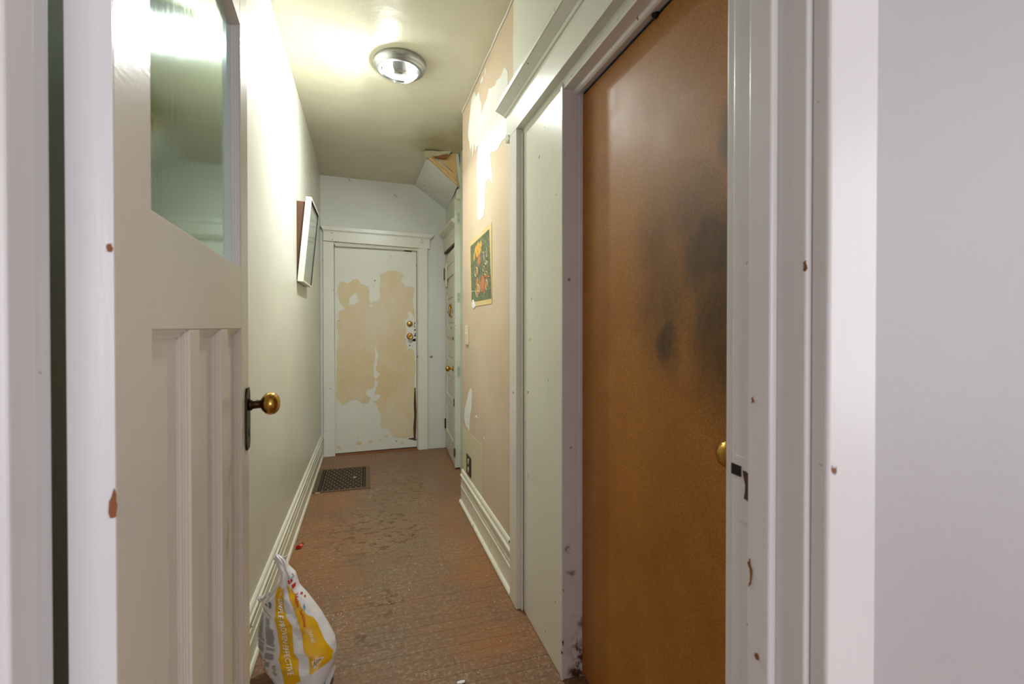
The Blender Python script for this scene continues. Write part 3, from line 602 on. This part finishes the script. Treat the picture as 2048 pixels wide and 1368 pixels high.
for i in range(nr+1):
    y = gy0 + (gy1-gy0)*i/nr; m.box(gx0, gx1, y-.0035, y+.0035, .001, .0055)
for i in range(nr):
    for j in range(nc+1):
        x = gx0 + (gx1-gx0)*(j + (.5 if i % 2 else 0))/nc
        if x <= gx1: m.box(x-.005, x+.005, gy0+(gy1-gy0)*i/nr, gy0+(gy1-gy0)*(i+1)/nr, .001, .005)
m.build('grille', 'regiron', reg)['kind'] = 'stuff'

# ------------------------------------------------------------------ ceiling lamp
LC = at(800, 136, 'Z', ZC-.03); LX, LY = LC.x, LC.y
la = empty('ceiling_light', (LX, LY, ZC)); tag(la, 'round flush ceiling light with nickel ring and lit bulb', 'ceiling light')
dn = (0, 0, -1)
MB().lathe([(0.0966, .003), (0.1380, .0), (0.1426, .006), (0.1417, .022), (0.1362, .030), (0.1306, .034), (0.1297, .042), (0.1233, .047), (0.1122, .050), (0.1030, .049), (0.0994, .044), (0.0975, .02)], (LX, LY, ZC), dn, 48).build('ring', 'nickel', la, 0, True)
MT['pan'] = plain('white_enamel_pan', (232, 232, 226), .4)
MB().lathe([(0.0001, .008), (0.0966, .008), (0.0994, .014), (0.0957, .014), (0.0001, .012)], (LX, LY, ZC), dn, 32).build('pan', 'pan', la)
MB().lathe([(0.1012, .046), (0.0994, .052), (0.0902, .066), (0.0718, .080), (0.0460, .090), (0.0184, .094), (0.0001, .0945)], (LX, LY, ZC), dn, 40).build('glass_bowl', 'lampglass', la, 0, True)
bx_, by_ = LX-.064, LY-.012
MB().lathe([(.0001, .012), (.017, .012), (.017, .030), (.0001, .031)], (bx_+.005, by_, ZC), dn, 16).build('socket', 'pan', la)
blb = MB().lathe([(.012, .028), (.016, .036), (.026, .046), (.031, .058), (.029, .070), (.020, .080), (.008, .084), (.0001, .0845)], (bx_, by_, ZC), dn, 24).build('bulb', 'bulb', la, 0, True)
l = bpy.data.lights.new('bulb_light', 'POINT'); l.energy = BULB_POWER; l.shadow_soft_size = .03; l.color = (.95, 1, .98)
lo_ = bpy.data.objects.new('bulb_light', l); C.objects.link(lo_); lo_.location = (bx_, by_, ZC-.086)
l2 = bpy.data.lights.new('bowl_light', 'AREA'); l2.shape = 'DISK'; l2.size = .11; l2.energy = LAMP_POWER; l2.color = (.95, 1, .98)
lo2 = bpy.data.objects.new('bowl_light', l2); C.objects.link(lo2); lo2.location = (LX-.035, LY-.005, ZC-.082); lo2.rotation_euler = (0, math.radians(33), 0)

# ------------------------------------------------------------------ doorway in the near wall
t7 = empty('trim_7', ((JL+JR)/2, YN, 0)); tag(t7, 'thickly painted jambs and casing of the near doorway', 'trim', kind='structure')
zj = 2.065
def strip(prof, name, mat, bev=.003):
    return MB().prism([(x, y, 0) for x, y in prof], (0, 0, zj)).build(name, mat, t7, bev, seg=3)
ysr = YH-.037
strip([(JL-.02, YH), (JL, YH), (JL, YN), (JL-.02, YN)], 'jamb', 'jamb')
strip([(JL, ysr), (JL+.010, ysr), (JL+.010, ysr-.034), (JL, ysr-.036)], 'door_stop', 'jamb')
strip([(JR, YH), (JR+.02, YH), (JR+.02, YN), (JR, YN)], 'jamb', 'jamb')
strip([(JR-.010, ysr), (JR, ysr), (JR, ysr-.036), (JR-.010, ysr-.034)], 'door_stop', 'jamb')
B(JL-.02, JR+.02, YN, YH, zj, zj+.025).build('head_jamb', 'jamb', t7, .003)
B(JL, JR, ysr-.036, ysr, zj-.011, zj).build('head_stop_or_shade', 'jamb', t7, .003)
cw = .072
for s_, J in ((-1, JL), (1, JR)):
    x0, x1 = sorted((J+s_*.006, J+s_*(.006+cw)))
    B(x0, x1, YN-.022, YN, 0, zj+.05).build('side_casing', 'jamb', t7, .004, seg=3)
    x0, x1 = sorted((J+s_*.006, J+s_*(.006+cw)))
    B(x0-.0, x1, YH, YH+.018, 0, zj+.05).build('hall_casing', 'jamb', t7, .003) if s_ > 0 else None
B(JL-.09, JR+.09, YN-.024, YN, zj+.01, zj+.13).build('head_casing', 'jamb', t7, .003)
p = at(1478, 945, 'X', JR)
sk_ = B(JR-.0008, JR+.001, YH-.031, YH-.006, p.z-.062, p.z+.022).build('strike_plate', 'jamb', t7, .0004)
p = at(1474, 941, 'X', JR); B(JR-.0016, JR+.001, YH-.018, YH-.001, p.z-.006, p.z+.008).build('latch_hole', 'dark', sk_)
p = at(1492, 970, 'X', JR); MB().prism(rough_line([(JR-.0016, YH-.030, p.z-.020), (JR-.0016, YH-.023, p.z-.018), (JR-.0016, YH-.021, p.z+.018), (JR-.0016, YH-.030, p.z+.016)], .1, 2, 2), (.001, 0, 0)).build('bolt_hole', 'darkwood', sk_)
for u, v, w_, h_, s_ in ((1498, 1145, .003, .018, 1), (1496, 1255, .002, .006, 2), (1610, 532, .0025, .006, 3), (1513, 1313, .003, .004, 4), (1505, 800, .002, .004, 5)):
    X_ = JR-.0112 if 1497 < u < 1552 else JR-.0006
    p = at(u, v, 'X', X_); MB().prism(rough_line([(X_, p.y-w_, p.z-h_*.5), (X_, p.y+w_*.5, p.z-h_), (X_, p.y+w_, p.z+h_*.6), (X_, p.y-w_*.4, p.z+h_)], .2, 2, s_), (.0009, 0, 0)).build('paint_chip', 'chipwood', t7)

# ------------------------------------------------------------------ glazed door standing open on the left
ang = math.radians(3.6); DW = .72; DT = .035
u_ = Vector((-math.sin(ang), math.cos(ang), 0)); n_ = Vector((math.cos(ang), math.sin(ang), 0))
P1 = at(230, VY, 'Y', YH+.008); P1.z = 0
GX = Matrix(((u_.x, n_.x, 0, P1.x), (u_.y, n_.y, 0, P1.y), (0, 0, 1, 0), (0, 0, 0, 1)))     # s along the door from its hinge, n out of the visible face
def sat(u):
    """distance along the door face of image column u"""
    r = FW + RT*((u-1024)/F); r = Vector((r.x, r.y, 0)).normalized(); pr_ = Vector((r.y, -r.x, 0))
    return -(P1.dot(pr_)) / (u_.dot(pr_))
def zon(u, v, n=0.):
    s = sat(u); p = P1 + u_*s + n_*n; return H - (p.dot(Vector((FW.x, FW.y, 0))))*(v-VY)/F
gd = empty('door_4', P1 + u_*DW/2); tag(gd, 'cream craftsman door with glass above three tall panels, standing open', 'door', kind='structure')
def gbx(s0, s1, n0, n1, z0, z1, name, mat='doorcream', bev=.002, par_=gd): return B(s0, s1, n0, n1, z0, z1).build(name, mat, par_, bev, xf=GX)
zTop, zGT, zGB, zPT, zPB = 2.035, zon(475, 26), zon(470, 527), zon(400, 659), .22
sg0, sg1 = sat(305), sat(483)
hs_ = gbx(0, sg0, -DT, 0, .01, zTop, 'hinge_stile'); gbx(-.0004, .0006, -DT, -.0004, .01, zTop, 'stile_edge', 'edge', 0, hs_); gbx(sg1, DW, -DT, 0, .01, zTop, 'lock_stile')
gbx(sg0, sg1, -DT, 0, zGT, zTop, 'top_rail'); gbx(sg0, sg1, -DT, 0, zPT, zGB, 'lock_rail'); gbx(sg0, sg1, -DT, 0, .01, zPB, 'bottom_rail')
sp1 = (sat(381), sat(400)); sp2 = (sat(443), sat(456))
for a_, b_ in (sp1, sp2): gbx(a_, b_, -DT, 0, zPB, zPT, 'muntin')
for s0, s1 in ((sg0, sp1[0]), (sp1[1], sp2[0]), (sp2[1], sg1)):
    pn = gbx(s0-.002, s1+.002, -.020, -.014, zPB-.002, zPT+.002, 'panel', bev=0)
    mo = .012
    m = MB()
    for k, (w_, d_) in enumerate(((.003, -.004), (.006, -.007), (.010, -.009), (.013, -.0125))):
        m.box(s1-w_, s1, -.016, d_, zPB, zPT); m.box(s0, s0+w_, -.016, d_, zPB, zPT); m.box(s0, s1, -.016, d_, zPT-w_, zPT); m.box(s0, s1, -.016, d_, zPB, zPB+w_)
    m.build('moulding', 'doorcream', pn, 0, xf=GX)
gl2 = gbx(sg0-.004, sg1+.004, -.021, -.017, zGB-.004, zGT+.004, 'glass_pane', 'glass', 0)
m = MB()
for w_, d_ in ((.003, -.003), (.007, -.006), (.010, -.010), (.013, -.0165)):
    m.box(sg1-w_, sg1, -.017, d_, zGB, zGT); m.box(sg0, sg0+w_, -.017, d_, zGB, zGT); m.box(sg0, sg1, -.017, d_, zGT-w_, zGT)
m.box(sg0, sg1, -.017, -.010, zGB, zGB+.004)
m.build('glazing_bead', 'jamb', gd, 0, xf=GX)
zk = zon(490, 812); zp0, zp1 = zon(492, 900), zon(492, 776); scn = DW-.026
pt = MB().prism([(scn-.024, 0, zp0+.015), (scn-.014, 0, zp0), (scn+.014, 0, zp0), (scn+.024, 0, zp0+.015), (scn+.024, 0, zp1-.015), (scn+.014, 0, zp1), (scn-.014, 0, zp1), (scn-.024, 0, zp1-.015)], (0, .004, 0)).build('lock_plate', 'iron', gd, .001, xf=GX)
MB().lathe([(.0001, 0), (.014, 0), (.014, .006), (.0105, .009), (.0095, .024), (.012, .030)], (scn, .004, zk), (0, 1, 0), 20).build('knob_shank', 'iron', pt, 0, True, xf=GX)
MB().lathe([(.009, .026), (.016, .030), (.0235, .037), (.0265, .046), (.0245, .056), (.017, .064), (.008, .067), (.0001, .0675)], (scn, .002, zk), (0, 1, 0), 28).build('knob', 'brass', pt, 0, True, xf=GX)
MB().prism([(scn+.004*math.cos(q), .004, (zp0+zp1)/2-.028+(.007 if math.sin(q) > 0 else .016)*math.sin(q)) for q in [i*math.pi/8 for i in range(16)]], (0, .0006, 0)).build('keyhole', 'dark', pt, xf=GX)
# chips of paint gone from the hinge edge
for (u, v, pts) in ((221, 495, [(-6, -7), (2, -8), (6, 2), (3, 9), (-6, 8), (-8, 0)]), (229, 1010, [(0, -34), (4, -20), (6, 0), (3, 24), (-8, 26), (-11, 4), (-5, -18)])):
    e_ = P1 - n_*0.0; q_ = []
    for dx, dy in pts:
        r = FW + RT*((u+dx-1024)/F) + UP*((PY-(v+dy))/F)
        tt = (P1 - u_*.0004 - EYE).dot(u_) / r.dot(u_); q_.append(EYE + r*tt)
    MB().prism(rough_line(q_, .12, 1, u, 1), -u_*.0008).build('paint_chip', 'chipwood', gd)
for z in (.25, 1.78):
    hg = gbx(-.0015, .0, -.028, -.004, z, z+.09, 'hinge', 'jamb', 0)
    MB().lathe([(.0001, 0), (.005, 0), (.005, .09), (.0001, .09)], (-.003, -DT-.004, z), (0, 0, 1), 12).build('hinge_barrel', 'jamb', hg, xf=GX)

# ------------------------------------------------------------------ slumped bag of de-icing salt
SL = [(1110, 550, 556, .004), (1118, 549, 568, .008), (1126, 550, 574, .010), (1136, 554, 576, .016), (1150, 560, 587, .022), (1166, 556, 590, .028), (1180, 546, 594, .033), (1195, 531, 607, .038), (1215, 521, 621, .044),
      (1240, 515, 636, .052), (1270, 509, 650, .060), (1295, 507, 661, .066), (1320, 511, 663, .070), (1345, 521, 657, .070), (1370, 540, 648, .066), (1392, 556, 636, .06)]
def lerp(x, xs, ys):
    for i in range(len(xs)-1):
        if x <= xs[i+1] or i == len(xs)-2:
            k = (x-xs[i])/(xs[i+1]-xs[i]); k = max(0, min(1, k)); return ys[i]+(ys[i+1]-ys[i])*k
VV = [r[0] for r in SL]
FLAT = Vector((FW.x, FW.y, 0)).normalized()
def bag(s, v, back=False):
    """s across the bag (-1..1), v the measured row; returns a point of its front or back skin"""
    xl, xr, b = (lerp(v, VV, [r[i] for r in SL]) for i in (1, 2, 3))
    d = lerp(v, [1110, 1392], [1.70, 1.535]); s = max(-1, min(1, s))
    u = (xl+xr)/2 + s*(xr-xl)/2
    c = EYE + (FW + RT*((u-1024)/F) + UP*((PY-v)/F))*d
    bulge = b*(1-abs(s)**2.6)**.5
    w_ = noise.noise(Vector((s*2.3, v*.035, 1.3)))*.006 + noise.noise(Vector((s*5.1+2, v*.09, 4.1)))*.0025 + .0035*math.sin(s*6+v*.06)*(1-abs(s))
    q = c + FLAT*(b*.6 + (bulge if back else -bulge) + w_*(1-abs(s)**4)*(.4 if back else 1))
    q.z = max(q.z, .001 if v < 1392 else .001)
    return q
def on_bag(u, v, lift=.0012):
    xl, xr = (lerp(v, VV, [r[i] for r in SL]) for i in (1, 2))
    s = (2*u-xl-xr)/(xr-xl); s = max(-.94, min(.985, s))
    e = .02; p = bag(s, v); nn = (bag(min(.999, s+e), v)-bag(s-e, v)).cross(bag(s, v-2)-bag(s, v+2)).normalized()
    if nn.dot(FLAT) > 0: nn = -nn
    return p + nn*lift
t = NT('white_poly_bag'); t.b.inputs['Subsurface Weight'].default_value = .1
t.bump(t.noise(22, 4, .6), .5, .006); MT['bag'] = t.done(t.mix(t.noise(9, 3), lin((226, 221, 222)), lin((212, 207, 209))), .32)
MT['byellow'] = plain('yellow_print', (222, 168, 10), .32, 0, .05); MT['bwhite'] = plain('white_print', (236, 232, 224), .4, 0, .03)
MT['bred'] = plain('red_print', (196, 40, 32), .4); MT['bgrey'] = plain('grey_print', (120, 116, 110), .5); MT['bblue'] = plain('blue_print', (120, 150, 186), .4)
bg = empty('salt_bag', (bag(0, 1392).x, bag(0, 1392).y+.05, 0)); tag(bg, 'slumped white and yellow plastic bag of rock salt by the left wall', 'bag')
m = MB(); NS, NV = 30, 70
loop = [(-1+2*i/NS, False) for i in range(NS+1)] + [(1-2*i/NS, True) for i in range(1, NS)]
rows = [1110+(1392-1110)*j/NV for j in range(NV+1)]
n = len(loop)
vs_ = [bag(s, v, bk) for v in rows for s, bk in loop]
m.add(vs_, [(j*n+i, j*n+(i+1) % n, (j+1)*n+(i+1) % n, (j+1)*n+i) for j in range(NV) for i in range(n)] + [tuple(range(n)), tuple(range(NV*n, NV*n+n))[::-1]])
sack = m.build('sack', 'bag', bg, 0, True)
zz = lambda pts: [(500+x/4.75, 1080+y/4.75) for x, y in pts]
def ribbon(Lp, Rp, name, mat, lift=.0012, rows=60, cols=8):
    Lp, Rp = zz(Lp), zz(Rp)
    def along(P, t):
        ds = [0]
        for a, b in zip(P, P[1:]): ds.append(ds[-1]+math.hypot(b[0]-a[0], b[1]-a[1]))
        x = t*ds[-1]; return lerp(x, ds, [p[0] for p in P]), lerp(x, ds, [p[1] for p in P])
    vs = []
    for j in range(rows+1):
        a, b = along(Lp, j/rows), along(Rp, j/rows)
        for i in range(cols+1): k = i/cols; vs.append(on_bag(a[0]+(b[0]-a[0])*k, a[1]+(b[1]-a[1])*k, lift))
    k = cols+1
    return MB().add(vs, [(j*k+i, j*k+i+1, (j+1)*k+i+1, (j+1)*k+i) for j in range(rows) for i in range(cols)]).build(name, mat, bg, 0, True)
ribbon([(285, 425), (262, 460), (258, 600), (262, 720), (290, 810), (305, 900), (320, 1010), (308, 1080), (340, 1160), (360, 1280), (375, 1360)],
       [(300, 422), (322, 440), (330, 500), (350, 620), (375, 700), (430, 780), (437, 900), (450, 1010), (498, 1090), (500, 1180), (515, 1285)], 'yellow_stripe', 'byellow')
ribbon([(365, 420), (385, 510), (415, 570), (450, 670), (490, 770), (512, 850), (540, 990), (555, 1040), (585, 1070), (588, 1150), (592, 1240)],
       [(380, 425), (430, 500), (470, 570), (510, 650), (545, 700), (600, 740), (635, 800), (665, 880), (700, 960), (735, 1020), (765, 1100), (755, 1165)], 'yellow_stripe', 'byellow')
def lettering(text, line, hgt, name, mat, shear=.0, lift=.0034, bold=.0):
    cu = bpy.data.curves.new('lettering', 'FONT'); cu.body = text; cu.shear = shear; cu.offset = bold; cu.resolution_u = 2
    ob = bpy.data.objects.new('lettering', cu); C.objects.link(ob)
    dg = bpy.context.evaluated_depsgraph_get(); me = bpy.data.meshes.new_from_object(ob.evaluated_get(dg))
    bpy.data.objects.remove(ob); bpy.data.curves.remove(cu)
    x0 = min(v.co.x for v in me.vertices); x1 = max(v.co.x for v in me.vertices)
    L = zz(line); ds = [0]
    for a, b in zip(L, L[1:]): ds.append(ds[-1]+math.hypot(b[0]-a[0], b[1]-a[1]))
    vs = []
    for v in me.vertices:
        x = (v.co.x-x0)/(x1-x0)*ds[-1]; y = (v.co.y-.34)*hgt/4.75/.7
        px, py = lerp(x, ds, [p[0] for p in L]), lerp(x, ds, [p[1] for p in L])
        qx, qy = lerp(min(x+1, ds[-1]), ds, [p[0] for p in L]), lerp(min(x+1, ds[-1]), ds, [p[1] for p in L])
        rx, ry = lerp(max(x-1, 0), ds, [p[0] for p in L]), lerp(max(x-1, 0), ds, [p[1] for p in L])
        dx, dy = qx-rx, qy-ry; l_ = math.hypot(dx, dy)
        vs.append(on_bag(px + dy/l_*y, py - dx/l_*y, lift))
    o = MB().add(vs, [tuple(p.vertices) for p in me.polygons]).build(name, mat, bg); bpy.data.meshes.remove(me); return o
lettering('SIMPLE\u00b7PROVEN\u00b7EFFECTIVE', [(305, 535), (318, 640), (330, 720), (362, 830), (368, 930), (375, 1000), (400, 1080), (425, 1150), (438, 1215)], 50, 'slogan', 'bwhite', .25, bold=.012)
lettering('Halite', [(442, 505), (455, 560), (475, 622)], 22, 'red_lettering', 'bred', .2, bold=.02)
lettering('SafeStep', [(492, 655), (520, 710), (548, 800)], 20, 'red_lettering', 'bred', .0, bold=.02)
lettering('ROCK SALT', [(580, 850), (600, 900), (615, 960)], 24, 'white_lettering', 'bwhite', .0, bold=.01)
def quads(qs, name, mat, lift=.0018):
    m = MB()
    for q in qs:
        q = zz(q); m.add([on_bag(u, v, lift) for u, v in q], [tuple(range(len(q)))])
    return m.build(name, mat, bg)
quads([[(612, 1120), (650, 1095), (705, 1100), (672, 1150), (625, 1188)]], 'white_emblem', 'bwhite')
quads([[(620+k*18, 1175-k*16), (628+k*18, 1172-k*16), (645+k*16, 1102+k*2), (636+k*16, 1104+k*2)] for k in range(4)], 'emblem_stripes', 'bgrey', .0026)['kind'] = 'stuff'
rp = random.Random(5); g_ = []; r_ = []
for x0, x1, y0, y1, sl, dr in ((80, 148, 690, 745, .14, 0), (76, 150, 752, 905, .12, -12), (66, 165, 912, 935, .1, 0), (60, 158, 955, 980, .1, 0), (50, 160, 990, 1035, .1, -4), (60, 130, 1070, 1120, .1, 8), (80, 118, 1130, 1190, .2, 14),
                           (165, 215, 720, 790, .25, 10), (168, 262, 800, 960, .22, 18), (185, 280, 985, 1010, .1, 0), (170, 270, 1040, 1100, .06, -12), (160, 225, 1140, 1190, -.2, -16), (130, 280, 1210, 1270, -.45, 10), (150, 290, 1270, 1300, -.45, 10)):
    y = y0
    while y < y1:
        k = (y-y0)/(y1-y0); a = x0+dr*k; b = x1+dr*k-rp.random()*14
        g_.append([(a, y), (b, y+(b-a)*sl), (b, y+(b-a)*sl+3.6), (a, y+3.6)]); y += 8.6
quads(g_, 'fine_print', 'bgrey', .003)['kind'] = 'stuff'
for q0 in ([[(82, 688), (96, 690), (96, 696), (82, 694)], [(78, 750), (92, 752), (92, 758), (78, 756)], [(136, 1122), (172, 1126), (172, 1133), (136, 1129)], [(120, 1236), (182, 1232), (182, 1238), (120, 1242)], [(180, 505), (198, 515), (196, 530), (184, 524)],
       [(372, 375), (398, 360), (408, 385), (385, 412), (374, 400)], [(400, 420), (424, 410), (428, 440), (410, 458)], [(470, 508), (490, 520), (488, 530), (470, 520)], [(500, 540), (520, 555), (514, 562), (500, 550)]]): quads([q0], 'red_mark', 'bred')
for q0 in ([[(376, 335), (400, 322), (412, 352), (385, 362)], [(512, 600), (530, 640), (526, 660), (510, 630)]]): quads([q0], 'blue_mark', 'bblue')
quads([[(95, 640), (150, 660), (225, 710), (225, 714), (150, 665), (95, 644)], [(150, 600), (185, 610), (180, 622), (150, 614)], [(190, 575), (220, 580), (218, 630), (195, 634)]], 'grey_marks', 'bgrey')['kind'] = 'stuff'
quads([[(226+k*11, 1338), (226+k*11+(6 if k % 2 else 3), 1335), (226+k*11+(6 if k % 2 else 3), 1368), (226+k*11, 1368)] for k in range(7)] + [[(205, 1352), (308, 1290), (309, 1294), (207, 1357)]], 'barcode', 'dark')['kind'] = 'stuff'
# torn ears and the folded corner
def flap(pts, d, off, name):
    P = [EYE + (FW + RT*((500+x/4.75-1024)/F) + UP*((PY-1080-y/4.75)/F))*dd for x, y, dd in [(p[0], p[1], d+(p[2] if len(p) > 2 else 0)) for p in pts]]
    P = [Vector((p.x, p.y, max(.002, p.z))) for p in P]
    return MB().prism(P, FLAT*off).build(name, 'bag', bg, 0)
flap([(215, 185), (250, 145), (268, 160), (300, 162), (360, 148), (330, 200), (320, 240), (270, 235), (255, 205)], 1.70, .004, 'torn_ear')
flap([(66, 545), (78, 560, .01), (92, 550), (118, 556, -.012), (150, 512), (172, 508, .012), (190, 488), (200, 520, .0), (168, 548, .014), (140, 560), (112, 592, -.01), (85, 605)], 1.585, .0018, 'torn_ear')
pc_ = [at(500+x/4.75, 1080+y/4.75, 'Z', z_) for x, y, z_ in ((712, 1372, .004), (745, 1260, .03), (795, 1216, .035), (803, 1245, .022), (750, 1385, .002))]
MB().prism(pc_, (.004, .012, .003)).build('folded_corner', 'bag', bg)

# ------------------------------------------------------------------ litter
MT['foil'] = plain('red_foil', (206, 24, 26), .2, .6, .4, 200)
p = at(597, 1097, 'Z', 0); rr = random.Random(2)
m = MB(); R_ = [Vector((p.x+.016*math.cos(q)*rr.uniform(.7, 1.2), p.y+.014*math.sin(q)*rr.uniform(.7, 1.2), rr.uniform(.002, .014))) for q in [i*math.pi/4 for i in range(8)]]
m.add(R_ + [p+Vector((0, 0, .02)), p+Vector((0, 0, .001))], [(i, (i+1) % 8, 8) for i in range(8)] + [((i+1) % 8, i, 9) for i in range(8)])
fo = m.build('foil_scrap', 'foil'); tag(fo, 'small crumpled red foil scrap beside the left baseboard', 'litter')
tw = MB().tube([p+Vector((.008, .004, .012)), p+Vector((.018, .012, .02)), p+Vector((.022, .020, .014))], .004, 6).build('foil_twist', 'foil', fo)
for u, v, sx, sy, lab in ((922, 1365, .016, .007, 'curled cream paint chip on the floor at the bottom edge'), (635, 986, .022, .008, 'short strip of white tape at the corner of the floor register'), (709, 955, .010, .007, 'white crumb of plaster lying on the floor register')):
    p = at(u, v, 'Z', .007 if v == 955 else .001); pts = [(p.x+sx*math.cos(q)*rr.uniform(.75, 1.15), p.y+sy*math.sin(q)*rr.uniform(.75, 1.15), p.z) for q in [i*math.pi/4 for i in range(8)]]
    tag(MB().prism(pts, (0, 0, .004)).build('plaster_scrap', 'spackle', None, .001), lab, 'litter')
m = MB(); rr = random.Random(11)
def crumb(x, y, r):
    k = [Vector((x+r*dx, y+r*dy, max(.0002, r*(.8+dz)))) for dx, dy, dz in [(1, 0, 0), (-.8, .3, 0), (0, .9, .1), (.1, -1, 0), (0, 0, .8), (0, 0, -.8)]]
    m.add(k, [(0, 2, 4), (2, 1, 4), (1, 3, 4), (3, 0, 4), (2, 0, 5), (1, 2, 5), (3, 1, 5), (0, 3, 5)])
for i in range(170):
    if i < 70: u, v = rr.gauss(655, 22), rr.gauss(1225, 50)
    elif i < 140: u, v = rr.uniform(620, 1110), rr.uniform(1120, 1368)
    else: u, v = rr.uniform(600, 940), rr.uniform(960, 1150)
    p = at(u, v, 'Z', 0)
    if -.36 < p.x < .58 and p.y > 1.3 and not (p.x < -.09 and p.y < 1.8): crumb(p.x, p.y, rr.choice([.0012, .0015, .002, .003]))
for i in range(60):
    p = at(1045+rr.random()*75, 1225+rr.random()*140, 'Z', 0)
    if .5 < p.x < .628: crumb(p.x, p.y, rr.choice([.0012, .0016, .0024]))
cr = m.build('salt_crumbs', 'bwhite'); tag(cr, 'white salt crumbs scattered over the worn floor', 'salt crumbs', kind='stuff')
